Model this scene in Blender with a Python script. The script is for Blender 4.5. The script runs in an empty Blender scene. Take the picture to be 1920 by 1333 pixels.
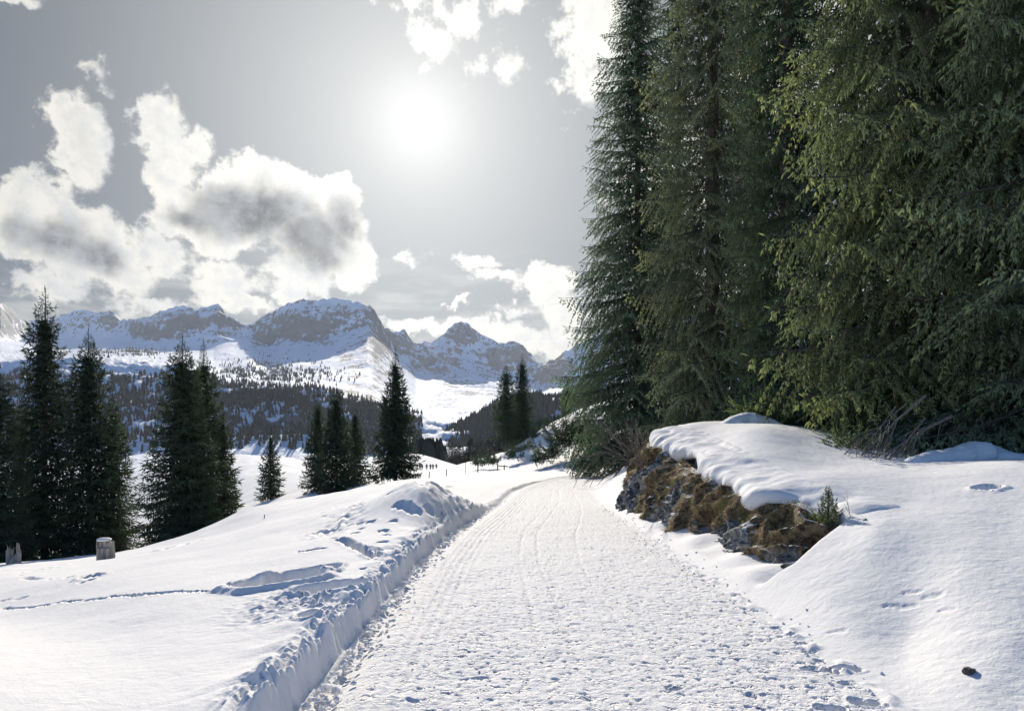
import bpy, math, random
import numpy as np
from mathutils import Vector, Matrix

random.seed(7)
RNG = np.random.default_rng(7)
S = bpy.context.scene
COL = S.collection
F, CX, HY, CAMZ = 1350.0, 960.0, 840.0, 1.6      # focal length in photo pixels, principal column, horizon row, eye height

# ------------------------------------------------------------------ camera
cam_data = bpy.data.cameras.new('camera')
cam = bpy.data.objects.new('camera', cam_data); COL.objects.link(cam)
cam.location = (0, 0, CAMZ); cam.rotation_euler = (math.radians(90), 0, 0)
cam_data.sensor_width = 36.0
cam_data.lens = 36.0 * F / 1920.0
cam_data.shift_y = (HY - 666.5) / 1920.0
cam_data.clip_start = 0.05; cam_data.clip_end = 30000.0
S.camera = cam

# ------------------------------------------------------------------ colour management / exposure
S.view_settings.view_transform = 'Standard'
S.view_settings.look = 'None'
S.view_settings.exposure = 0.54
S.view_settings.gamma = 1.0
S.view_settings.use_curve_mapping = False
S.cycles.use_denoising = True
S.cycles.max_bounces = 8
S.cycles.diffuse_bounces = 3
S.cycles.transmission_bounces = 3
S.cycles.volume_bounces = 1
S.cycles.sample_clamp_indirect = 6.0

# ------------------------------------------------------------------ sun
SUN_AZ = math.atan2(785 - CX, F)                       # radians from +Y towards +X
SUN_EL = math.atan2(HY - 230, math.hypot(785 - CX, F))
SUN_DIR = Vector((math.sin(SUN_AZ) * math.cos(SUN_EL), math.cos(SUN_AZ) * math.cos(SUN_EL), math.sin(SUN_EL)))
sun_data = bpy.data.lights.new('sun', 'SUN')
sun_data.energy = 5.0; sun_data.angle = math.radians(0.6); sun_data.color = (1.0, 0.925, 0.81)
sun = bpy.data.objects.new('sun', sun_data); COL.objects.link(sun)
sun.rotation_euler = SUN_DIR.to_track_quat('Z', 'Y').to_euler()

# ------------------------------------------------------------------ node helpers
class NT:
    def __init__(self, tree): self.t = tree
    def node(self, kind, **kw):
        n = self.t.nodes.new(kind)
        for k, v in kw.items(): setattr(n, k, v)
        return n
    def put(self, sock, v):
        if isinstance(v, bpy.types.NodeSocket): self.t.links.new(v, sock)
        elif v is not None: sock.default_value = v
    def m(self, op, a, b=None, c=None, clamp=False):
        n = self.node('ShaderNodeMath', operation=op); n.use_clamp = clamp
        self.put(n.inputs[0], a)
        if b is not None: self.put(n.inputs[1], b)
        if c is not None: self.put(n.inputs[2], c)
        return n.outputs[0]
    def add(self, a, b): return self.m('ADD', a, b)
    def sub(self, a, b): return self.m('SUBTRACT', a, b)
    def mul(self, a, b): return self.m('MULTIPLY', a, b)
    def v(self, op, a, b=None, scale=None):
        n = self.node('ShaderNodeVectorMath', operation=op)
        self.put(n.inputs[0], a)
        if b is not None: self.put(n.inputs[1], b)
        if scale is not None: self.put(n.inputs['Scale'], scale)
        return n.outputs['Value'] if op in ('LENGTH', 'DOT_PRODUCT', 'DISTANCE') else n.outputs[0]
    def smooth(self, x, lo, hi, a=0.0, b=1.0):
        n = self.node('ShaderNodeMapRange', interpolation_type='SMOOTHSTEP')
        self.put(n.inputs[0], x); self.put(n.inputs[1], lo); self.put(n.inputs[2], hi)
        self.put(n.inputs[3], a); self.put(n.inputs[4], b)
        return n.outputs[0]
    def lin(self, x, lo, hi, a=0.0, b=1.0):
        n = self.node('ShaderNodeMapRange')
        self.put(n.inputs[0], x); self.put(n.inputs[1], lo); self.put(n.inputs[2], hi)
        self.put(n.inputs[3], a); self.put(n.inputs[4], b)
        return n.outputs[0]
    def mix(self, f, a, b, blend='MIX'):
        n = self.node('ShaderNodeMix', data_type='RGBA', blend_type=blend)
        self.put(n.inputs[0], f)
        for s, x in ((n.inputs[6], a), (n.inputs[7], b)):
            if isinstance(x, tuple) and len(x) == 3: x = (*x, 1.0)
            self.put(s, x)
        return n.outputs[2]
    def noise(self, vec, scale, detail=3, rough=0.5, out=0, dist=0.0, dim='3D'):
        n = self.node('ShaderNodeTexNoise', noise_dimensions=dim)
        if vec is not None: self.put(n.inputs['Vector'], vec)
        n.inputs['Scale'].default_value = scale; n.inputs['Detail'].default_value = detail
        n.inputs['Roughness'].default_value = rough; n.inputs['Distortion'].default_value = dist
        return n.outputs[out]

# ------------------------------------------------------------------ world: sky with clouds
world = bpy.data.worlds.new('World'); S.world = world; world.use_nodes = True
wt = world.node_tree; wt.nodes.clear(); N = NT(wt)
tc = N.node('ShaderNodeTexCoord').outputs['Generated']
sky = N.node('ShaderNodeTexSky', sky_type='NISHITA')
sky.sun_disc = False; sky.sun_elevation = SUN_EL; sky.sun_rotation = SUN_AZ
sky.altitude = 1200.0; sky.air_density = 1.0; sky.dust_density = 1.2; sky.ozone_density = 1.0

def azel(px, py):
    return math.atan2(px - CX, F), math.atan2(HY - py, math.hypot(px - CX, F))
sep = N.node('ShaderNodeSeparateXYZ'); N.put(sep.inputs[0], tc)
azs = N.m('ARCTAN2', sep.outputs[0], sep.outputs[1])
els = N.m('ARCSINE', sep.outputs[2])
cmb = N.node('ShaderNodeCombineXYZ'); N.put(cmb.inputs[0], azs); N.put(cmb.inputs[1], els)
P = cmb.outputs[0]
sdot = N.v('DOT_PRODUCT', tc, tuple(SUN_DIR))
sdot = N.m('MAXIMUM', sdot, 0.0)
def glow(p, k): return N.mul(N.m('POWER', sdot, float(p)), float(k))
# clear air: Nishita colour, washed out towards the sun by forward scattering
base = N.v('SCALE', sky.outputs[0], scale=0.06)
lum = N.v('DOT_PRODUCT', base, (0.3, 0.5, 0.2))
gc = N.node('ShaderNodeCombineXYZ')
N.put(gc.inputs[0], N.mul(lum, 0.92)); N.put(gc.inputs[1], lum); N.put(gc.inputs[2], N.mul(lum, 1.04))
cap = N.m('DIVIDE', 0.125, N.m('ADD', lum, 0.125))
wash = N.m('MULTIPLY', N.smooth(sdot, 0.35, 0.93), 0.72)
base = N.mix(wash, base, gc.outputs[0])
base = N.v('SCALE', base, scale=cap)
base = N.v('MULTIPLY', base, (0.34, 0.58, 0.86))
base = N.mix(N.smooth(sdot, 0.75, 0.35), base, N.v('MULTIPLY', base, (2.7, 3.9, 4.3)))
# clouds: soft ellipses broken up by turbulence
w1 = N.noise(P, 11.0, 5, 0.6, out=1); w2 = N.noise(P, 42.0, 4, 0.6, out=1)
Pw = N.v('ADD', P, N.v('SCALE', N.v('SUBTRACT', w1, (0.5, 0.5, 0.5)), scale=0.080))
Pw = N.v('ADD', Pw, N.v('SCALE', N.v('SUBTRACT', w2, (0.5, 0.5, 0.5)), scale=0.040))
flat = N.v('MULTIPLY', Pw, (1.0, 1.0, 0.0))
def blobs(lst, src):
    acc = None
    for px, py, rx, ry, a in lst:
        c = azel(px, py); k = math.cos(c[0]) ** 2
        d = N.v('LENGTH', N.v('MULTIPLY', N.v('SUBTRACT', src, (c[0], c[1], 0.0)), (F / (rx * k), F / ry, 0.0)))
        e = N.mul(N.sub(1.0, d), a)
        acc = e if acc is None else N.m('MAXIMUM', acc, e)
    return acc
WHITE = [(148, 258, 70, 64, .85), (130, 300, 62, 52, .65), (95, 345, 60, 45, .5), (295, 235, 64, 56, .85), (325, 290, 60, 56, .85), (370, 262, 45, 35, .6), (300, 335, 60, 45, .7),
         (470, 345, 90, 62, 1.3), (545, 375, 85, 60, 1.3), (635, 375, 46, 48, 1.3), (410, 400, 110, 75, 1.2), (590, 440, 110, 85, 1.4), (655, 480, 62, 62, 1.2), (330, 395, 80, 50, .8),
         (60, 430, 120, 75, 1.2), (150, 450, 120, 75, 1.2), (215, 500, 90, 60, .8), (290, 470, 110, 48, .6), (420, 520, 150, 38, .5), (100, 545, 180, 36, .45), (570, 515, 120, 36, .5), (330, 560, 170, 24, .34),
         (465, 568, 55, 22, .8), (530, 545, 50, 22, .6),
         (900, 482, 62, 24, .55), (935, 520, 60, 22, .6), (1030, 530, 70, 40, .9), (865, 562, 26, 14, .6), (960, 585, 45, 14, .5), (750, 475, 60, 18, .45), (1060, 590, 80, 40, .6),
         (790, 612, 90, 24, .8), (900, 620, 90, 26, .8), (985, 640, 90, 34, .8), (1060, 650, 60, 30, .8),
         (860, 35, 95, 30, .38), (820, 85, 50, 34, .32), (965, 8, 80, 22, .38), (930, 120, 62, 34, .27), (1115, 60, 70, 115, .6), (1090, 150, 50, 60, .4), (30, 5, 60, 14, .5), (770, 5, 60, 18, .45), (160, 140, 60, 16, .25),
         (1250, 300, 120, 120, .6), (1500, 120, 200, 120, .6), (-250, 330, 230, 120, .9), (-500, 520, 300, 110, .9), (1500, 540, 300, 60, .7), (600, -330, 260, 110, .5), (1500, -300, 300, 160, .6), (-100, -150, 150, 70, .5)]
raw = blobs(WHITE, flat)
n_mid = N.noise(P, 22.0, 6, 0.62)
# the same field of broken cloud goes on all round the sky
ring = N.noise(N.v('MULTIPLY', tc, (1.0, 1.0, 2.2)), 2.6, 6, 0.6)
ringd = N.mul(N.sub(ring, 0.66), 2.2)
away = N.smooth(sdot, 0.82, 0.62)
ringd = N.sub(ringd, N.mul(N.sub(1.0, away), 2.0))
raw = N.m('MAXIMUM', raw, ringd)
dens = N.add(raw, N.mul(N.sub(n_mid, 0.55), 1.5))
alpha = N.smooth(dens, -0.06, 0.24)
GREY = [(480, 395, 150, 62, 1.2), (590, 450, 110, 60, 1.2), (640, 420, 60, 70, .8), (360, 405, 90, 26, .8), (440, 360, 70, 40, .9), (90, 450, 95, 45, 1.0), (180, 480, 70, 38, 1.0), (40, 430, 60, 40, .7)]
Pg = N.v('MULTIPLY', N.v('ADD', P, N.v('SCALE', N.v('SUBTRACT', w1, (0.5, 0.5, 0.5)), scale=0.06)), (1.0, 1.0, 0.0))
grey = blobs(GREY, Pg)
grey = N.m('MAXIMUM', grey, N.mul(N.m('SUBTRACT', ringd, 0.25), 1.2))
n_soft = N.noise(P, 16.0, 4, 0.55)
grey = N.smooth(N.add(grey, N.mul(N.sub(n_soft, 0.5), 1.2)), -0.05, 0.8)
# slight relief inside the white parts, lit from the sun's side
offs = azel(785, 230)
tos = N.v('NORMALIZE', N.v('SUBTRACT', (offs[0], offs[1], 0.0), P))
n_sh = N.noise(N.v('ADD', P, N.v('SCALE', tos, scale=0.012)), 22.0, 6, 0.62)
relief = N.add(N.mul(N.sub(n_mid, n_sh), 3.2), N.mul(N.smooth(N.noise(P, 9.0, 5, 0.6), 0.46, 0.72), 0.5))
ccol = N.mix(grey, (0.57, 0.55, 0.50), (0.085, 0.092, 0.10))
ccol = N.mix(N.mul(N.smooth(N.add(dens, N.mul(N.sub(n_soft, 0.5), 0.8)), 0.25, 1.0), 0.55), ccol, (0.30, 0.305, 0.31))
ccol = N.mix(N.m('ADD', relief, 0.12, clamp=True), ccol, (0.36, 0.38, 0.41))
ccol = N.mix(N.smooth(sdot, 0.9, 0.2), ccol, (0.24, 0.32, 0.46))
# thin high veil and low haze cloud near the horizon
streak = N.noise(N.v('MULTIPLY', P, (1.0, 4.5, 1.0)), 9.0, 6, 0.6)
low = N.mul(N.smooth(els, 0.30, 0.10), N.smooth(streak, 0.42, 0.66))
wcol = N.mix(N.mul(low, 0.62), base, (0.46, 0.45, 0.41))
wcol = N.mix(N.m('MULTIPLY', alpha, 0.96), wcol, ccol)
g = N.add(N.add(glow(500, 0.18), glow(90, 0.12)), N.add(glow(18, 0.36), glow(5, 0.09)))
gl = N.v('SCALE', (1.03, 0.995, 0.93), scale=N.mul(g, N.sub(1.0, N.mul(N.mul(alpha, grey), 0.75))))
wcol = N.v('ADD', wcol, gl)
bg = N.node('ShaderNodeBackground'); N.put(bg.inputs[0], wcol); bg.inputs[1].default_value = 0.88
out = N.node('ShaderNodeOutputWorld'); wt.links.new(bg.outputs[0], out.inputs[0])
world.cycles.sampling_method = 'MANUAL'; world.cycles.sample_map_resolution = 1024

# ------------------------------------------------------------------ numpy noise
_rs = np.random.RandomState(3)
PERM = np.tile(_rs.permutation(512), 3)
_a = _rs.rand(512) * 2 * math.pi
G2 = np.stack([np.cos(_a), np.sin(_a)], 1)
_g = _rs.normal(size=(512, 3)); G3 = _g / np.linalg.norm(_g, axis=1, keepdims=True)
def fade(t): return t * t * t * (t * (t * 6 - 15) + 10)
def perlin(x, y, seed=0):
    x = np.asarray(x, float) + seed * 17.31; y = np.asarray(y, float) + seed * 9.17
    xi = np.floor(x).astype(int); yi = np.floor(y).astype(int)
    xf = x - xi; yf = y - yi; u = fade(xf); v = fade(yf); xi &= 511; yi &= 511
    def gr(ix, iy, dx, dy):
        h = PERM[PERM[ix & 511] + (iy & 511)]; gg = G2[h]
        return gg[..., 0] * dx + gg[..., 1] * dy
    a = gr(xi, yi, xf, yf); b = gr(xi + 1, yi, xf - 1, yf)
    c = gr(xi, yi + 1, xf, yf - 1); d = gr(xi + 1, yi + 1, xf - 1, yf - 1)
    return (a + u * (b - a) + v * ((c + u * (d - c)) - (a + u * (b - a)))) * 1.4
def fbm(x, y, octs=4, seed=0, gain=0.5, lac=2.03):
    s = 0; a = 1.0; t = 0
    for i in range(octs):
        s = s + a * perlin(x, y, seed + i * 3.1); t += a; a *= gain; x = x * lac; y = y * lac
    return s / t
def ridged(x, y, octs=4, seed=0, gain=0.5, lac=2.03):
    s = 0; a = 1.0; t = 0
    for i in range(octs):
        s = s + a * (1 - 2 * np.abs(perlin(x, y, seed + i * 3.1))); t += a; a *= gain; x = x * lac; y = y * lac
    return s / t
def perlin3(p, seed=0):
    p = p + seed * 7.77; i0 = np.floor(p).astype(int); f = p - i0; w = fade(f); r = 0
    for dx in (0, 1):
        for dy in (0, 1):
            for dz in (0, 1):
                h = PERM[PERM[PERM[(i0[:, 0] + dx) & 511] + ((i0[:, 1] + dy) & 511)] + ((i0[:, 2] + dz) & 511)]
                gg = G3[h]; d = f - np.array([dx, dy, dz])
                ww = (w[:, 0] if dx else 1 - w[:, 0]) * (w[:, 1] if dy else 1 - w[:, 1]) * (w[:, 2] if dz else 1 - w[:, 2])
                r = r + ww * (gg * d).sum(1)
    return r * 1.5
def fbm3(p, octs=4, seed=0):
    s = 0; a = 1.0; t = 0
    for i in range(octs): s = s + a * perlin3(p, seed + i); t += a; a *= 0.5; p = p * 2.03
    return s / t
def sst(x, lo, hi):
    t = np.clip((x - lo) / (hi - lo), 0, 1); return t * t * (3 - 2 * t)

# ------------------------------------------------------------------ mesh helpers
def new_mesh(name, V, Fc, mats, smooth=True, attrs=None, mat_index=None):
    V = np.asarray(V, np.float32); Fc = np.asarray(Fc, np.int32)
    me = bpy.data.meshes.new(name)
    k = Fc.shape[1]; n = len(Fc)
    me.vertices.add(len(V)); me.vertices.foreach_set('co', V.ravel())
    me.loops.add(n * k); me.loops.foreach_set('vertex_index', Fc.ravel())
    me.polygons.add(n); me.polygons.foreach_set('loop_start', np.arange(0, n * k, k, dtype=np.int32))
    if mat_index is not None: me.polygons.foreach_set('material_index', np.asarray(mat_index, np.int32))
    me.polygons.foreach_set('use_smooth', np.full(n, smooth, bool))
    for a, arr in (attrs or {}).items():
        at = me.attributes.new(a, 'FLOAT', 'POINT'); at.data.foreach_set('value', np.asarray(arr, np.float32))
    for mm in (mats if isinstance(mats, (list, tuple)) else [mats]): me.materials.append(mm)
    me.update(calc_edges=True)
    return me
def link(name, me, parent=None, loc=None):
    o = bpy.data.objects.new(name, me); COL.objects.link(o)
    if parent: o.parent = parent
    if loc is not None: o.location = loc
    return o
def tag(o, label=None, cat=None, group=None, kind=None):
    for k, v in (('label', label), ('category', cat), ('group', group), ('kind', kind)):
        if v: o[k] = v
    return o
def grid_faces(nr, nc):
    i = np.arange(nr - 1)[:, None] * nc + np.arange(nc - 1)[None, :]
    i = i.ravel(); return np.stack([i, i + 1, i + nc + 1, i + nc], 1)

class MB:                                            # collects triangles with a material index
    def __init__(s): s.V = []; s.T = []; s.M = []; s.A = []; s.n = 0
    def put(s, V, T, m=0, growth_light=None):
        s.A.append(np.zeros(len(V)) if growth_light is None else np.asarray(growth_light, float))
        V = np.asarray(V, float); T = np.asarray(T, int)
        s.V.append(V); s.T.append(T + s.n); s.M.append(np.full(len(T), m)); s.n += len(V)
    def mesh(s, name, mats, smooth=False):
        return new_mesh(name, np.concatenate(s.V), np.concatenate(s.T), mats, smooth, attrs={'growth_light': np.concatenate(s.A)}, mat_index=np.concatenate(s.M))
def tube(mb, pts, rad, k=6, m=0, cap=True):
    pts = np.asarray(pts, float); n = len(pts)
    rad = np.broadcast_to(np.asarray(rad, float), (n,))
    tan = np.gradient(pts, axis=0); tan /= np.linalg.norm(tan, axis=1, keepdims=True) + 1e-9
    ref = np.array([0, 0, 1.0]) if abs(tan[:, 2]).mean() < 0.8 else np.array([1.0, 0, 0])
    u = np.cross(tan, ref); u /= np.linalg.norm(u, axis=1, keepdims=True) + 1e-9
    w = np.cross(u, tan)
    a = np.arange(k) * 2 * math.pi / k
    V = pts[:, None] + rad[:, None, None] * (np.cos(a)[None, :, None] * u[:, None] + np.sin(a)[None, :, None] * w[:, None])
    V = V.reshape(-1, 3); T = []
    for i in range(n - 1):
        for j in range(k):
            p, q = i * k + j, i * k + (j + 1) % k
            T += [(p, q, q + k), (p, q + k, p + k)]
    if cap:
        for base_, flip in ((0, 1), ((n - 1) * k, 0)):
            for j in range(1, k - 1):
                t = (base_, base_ + j, base_ + j + 1); T.append(t[::-1] if flip else t)
    mb.put(V, T, m)

# ------------------------------------------------------------------ materials
def mat(name):
    m = bpy.data.materials.new(name); m.use_nodes = True; m.node_tree.nodes.clear()
    return m, NT(m.node_tree)
def finish(N_, shader): 
    o = N_.node('ShaderNodeOutputMaterial'); N_.t.links.new(shader, o.inputs[0])
def bsdf(N_, col, rough=0.7, spec=0.3, normal=None):
    b = N_.node('ShaderNodeBsdfPrincipled')
    if isinstance(col, tuple) and len(col) == 3: col = (*col, 1)
    N_.put(b.inputs['Base Color'], col); N_.put(b.inputs['Roughness'], rough)
    b.inputs['Specular IOR Level'].default_value = spec
    if normal is not None: N_.put(b.inputs['Normal'], normal)
    return b
def bump(N_, h, strength, dist):
    b = N_.node('ShaderNodeBump'); b.inputs['Strength'].default_value = strength; b.inputs['Distance'].default_value = dist
    N_.put(b.inputs['Height'], h); return b.outputs[0]

def snow_material(name, fine=1.0, specks=0.0):
    m, n = mat(name)
    co = n.node('ShaderNodeTexCoord').outputs['Object']
    h = n.add(n.mul(n.noise(co, 60.0, 4, 0.65), 0.6), n.mul(n.noise(co, 14.0, 4, 0.6), 1.2))
    if specks: h = n.sub(h, n.mul(n.smooth(n.noise(co, 9.0, 3, 0.7), 0.56, 0.68), 1.6))
    c = n.mix(n.noise(co, 3.0, 5, 0.6), (0.815, 0.80, 0.78), (0.765, 0.755, 0.74))
    if specks:
        sp = n.smooth(n.noise(co, 38.0, 3, 0.6), 0.66, 0.76)
        c = n.mix(n.mul(sp, specks), c, (0.32, 0.30, 0.27))  # grey-brown specks mixed into the colour where the fine noise peaks
    b = bsdf(n, c, 0.8, 0.04, bump(n, h, 0.55 * fine, 0.02))
    finish(n, b.outputs[0]); return m
M_SNOW = snow_material('powder_snow', 0.75)
M_PATH = snow_material('trampled_snow', 1.3, 0.25)

def mountain_material():
    m, n = mat('alpine_snow_and_rock')
    co = n.node('ShaderNodeTexCoord').outputs['Object']
    at = n.node('ShaderNodeAttribute'); at.attribute_name = 'rock'
    geo = n.node('ShaderNodeNewGeometry').outputs['Normal']
    nz = n.node('ShaderNodeSeparateXYZ'); n.put(nz.inputs[0], geo)
    st = n.v('MULTIPLY', co, (1.0, 0.9, 1.35))
    n1 = n.noise(st, 0.0075, 8, 0.68); n2 = n.noise(n.v('MULTIPLY', co, (1.0, 1.0, 0.22)), 0.024, 6, 0.62)
    steep = n.sub(1.0, nz.outputs[2])
    val = n.add(n.add(at.outputs['Fac'], n.mul(n.sub(n1, 0.5), 2.6)), n.add(n.mul(n.sub(n2, 0.5), 2.2), n.mul(n.sub(steep, 0.28), 0.9)))
    f = n.smooth(val, 0.42, 0.52)
    rock = n.mix(n.noise(st, 0.02, 6, 0.6), (0.06, 0.065, 0.075), (0.17, 0.175, 0.185))
    c = n.mix(f, (0.86, 0.875, 0.90), rock)
    h = n.noise(co, 0.03, 7, 0.65)
    b = bsdf(n, c, 0.8, 0.15, bump(n, h, 0.7, 14.0))
    finish(n, b.outputs[0]); return m
M_MTN = mountain_material()

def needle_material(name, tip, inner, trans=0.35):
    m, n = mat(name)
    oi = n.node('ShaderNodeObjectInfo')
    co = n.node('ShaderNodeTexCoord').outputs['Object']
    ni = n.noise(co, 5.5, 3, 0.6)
    gr_light = n.node('ShaderNodeAttribute'); gr_light.attribute_name = 'growth_light'
    f = n.m('ADD', n.mul(gr_light.outputs['Fac'], .95), n.mul(n.sub(ni, 0.5), 0.5), clamp=True)  # bright ends and shaded inside painted into the needle colour, besides young growth
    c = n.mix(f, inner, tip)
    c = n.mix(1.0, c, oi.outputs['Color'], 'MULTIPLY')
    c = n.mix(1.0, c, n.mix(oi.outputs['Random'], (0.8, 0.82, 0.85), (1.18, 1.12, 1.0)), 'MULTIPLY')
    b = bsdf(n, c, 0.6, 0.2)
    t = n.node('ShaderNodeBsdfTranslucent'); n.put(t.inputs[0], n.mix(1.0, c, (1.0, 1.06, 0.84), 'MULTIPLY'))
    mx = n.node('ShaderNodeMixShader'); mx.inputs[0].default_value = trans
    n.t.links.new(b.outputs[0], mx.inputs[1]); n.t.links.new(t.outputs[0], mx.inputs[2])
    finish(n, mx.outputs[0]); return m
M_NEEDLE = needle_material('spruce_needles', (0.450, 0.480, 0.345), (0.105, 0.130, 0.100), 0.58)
M_FAR_NEEDLE = needle_material('distant_conifer_needles', (0.032, 0.042, 0.036), (0.018, 0.027, 0.025), 0.1)

def simple(name, c1, c2, scale, rough=0.85, bstr=0.6, bdist=0.02, stretch=(1, 1, 1)):
    m, n = mat(name)
    co = n.v('MULTIPLY', n.node('ShaderNodeTexCoord').outputs['Object'], stretch)
    f = n.noise(co, scale, 6, 0.65)
    c = n.mix(n.smooth(f, 0.3, 0.7), c1, c2)
    finish(n, bsdf(n, c, rough, 0.2, bump(n, f, bstr, bdist)).outputs[0]); return m
M_BARK = simple('spruce_bark', (0.05, 0.042, 0.036), (0.16, 0.135, 0.115), 18.0, stretch=(1, 1, 0.25))
M_TWIG = simple('grey_twig_bark', (0.13, 0.11, 0.09), (0.30, 0.26, 0.22), 25.0)
M_WOOD = simple('weathered_pale_wood', (0.15, 0.13, 0.105), (0.47, 0.42, 0.355), 9.0, stretch=(1, 1, 0.15))
M_DARKWOOD = simple('dark_wood', (0.05, 0.04, 0.03), (0.14, 0.11, 0.09), 12.0)
M_TURF = simple('brown_turf', (0.05, 0.036, 0.018), (0.22, 0.16, 0.075), 14.0, bstr=1.0, bdist=0.05)
def rock_material():
    m, n = mat('lichen_grey_rock')
    co = n.node('ShaderNodeTexCoord').outputs['Object']
    a = n.noise(co, 4.5, 7, 0.7, dist=0.6); b_ = n.noise(n.v('MULTIPLY', co, (1, 1, 3.0)), 9.0, 6, 0.7, dist=1.2)
    c = n.mix(n.smooth(a, 0.40, 0.58), (0.06, 0.062, 0.06), (0.40, 0.39, 0.36))
    c = n.mix(n.smooth(b_, 0.56, 0.64), c, (0.58, 0.56, 0.52))
    c = n.mix(n.smooth(n.noise(co, 2.4, 4, 0.6), 0.55, 0.68), c, (0.13, 0.10, 0.045))
    finish(n, bsdf(n, c, 0.8, 0.25, bump(n, n.add(a, b_), 1.0, 0.06)).outputs[0]); return m
M_ROCK = rock_material()
def face_material():
    m, n = mat('rock_and_turf')
    co = n.node('ShaderNodeTexCoord').outputs['Object']; at_ = n.node('ShaderNodeAttribute'); at_.attribute_name = 'turf'
    a = n.noise(co, 5.0, 7, 0.7, dist=0.8); b_ = n.noise(n.v('MULTIPLY', co, (1, 1, 3.0)), 9.0, 6, 0.7, dist=1.2)
    c = n.mix(n.smooth(a, 0.40, 0.60), (0.05, 0.053, 0.052), (0.36, 0.35, 0.33))
    c = n.mix(n.smooth(b_, 0.56, 0.64), c, (0.55, 0.53, 0.49))
    e = n.mix(n.smooth(n.noise(co, 11.0, 6, 0.7), 0.38, 0.62), (0.045, 0.034, 0.022), (0.30, 0.22, 0.12))
    e = n.mix(n.smooth(n.noise(co, 2.2, 4, 0.6), 0.54, 0.66), e, (0.16, 0.165, 0.06))
    c = n.mix(at_.outputs['Fac'], c, e)
    nz_ = n.node('ShaderNodeSeparateXYZ'); n.put(nz_.inputs[0], n.node('ShaderNodeNewGeometry').outputs['Normal'])
    sn = n.smooth(n.add(nz_.outputs[2], n.mul(n.sub(n.noise(co, 3.0, 4, 0.6), 0.5), 1.4)), 0.86, 0.96)
    c = n.mix(sn, c, (0.80, 0.80, 0.79))
    finish(n, bsdf(n, c, 0.85, 0.2, bump(n, n.add(a, b_), 1.0, 0.05)).outputs[0]); return m
M_FACE = face_material()
def grass_material():
    m, n = mat('dead_grass_blades')
    r = n.node('ShaderNodeNewGeometry').outputs['Random Per Island']
    c = n.mix(r, (0.10, 0.07, 0.04), (0.50, 0.38, 0.22))
    c = n.mix(n.smooth(n.noise(n.node('ShaderNodeTexCoord').outputs['Object'], 3.0, 3), 0.5, 0.66), c, (0.16, 0.17, 0.05))
    b = bsdf(n, c, 0.7, 0.2)
    t = n.node('ShaderNodeBsdfTranslucent'); n.put(t.inputs[0], c)
    mx = n.node('ShaderNodeMixShader'); mx.inputs[0].default_value = 0.3
    n.t.links.new(b.outputs[0], mx.inputs[1]); n.t.links.new(t.outputs[0], mx.inputs[2])
    finish(n, mx.outputs[0]); return m
M_GRASS = grass_material()
def cloth(name, c):
    m, n = mat(name); finish(n, bsdf(n, c, 0.8, 0.2).outputs[0]); return m

# ------------------------------------------------------------------ terrain
EL_Y = [-40, 3, 10, 13.5, 17.3, 21, 27, 33, 39, 48, 60, 100, 500]
EL_X = [-1.3, -1.3, -1.3, -1.15, -0.77, -0.45, 0.0, 0.9, 2.3, 5.2, 9.5, 16, 60]
ER_X = [2.35, 2.35, 2.35, 2.38, 2.45, 2.6, 2.85, 3.5, 4.7, 7.6, 13, 20, 66]
def edgeL(y): return np.interp(y, EL_Y, EL_X)
def edgeR(y): return np.interp(y, EL_Y, ER_X)

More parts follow.
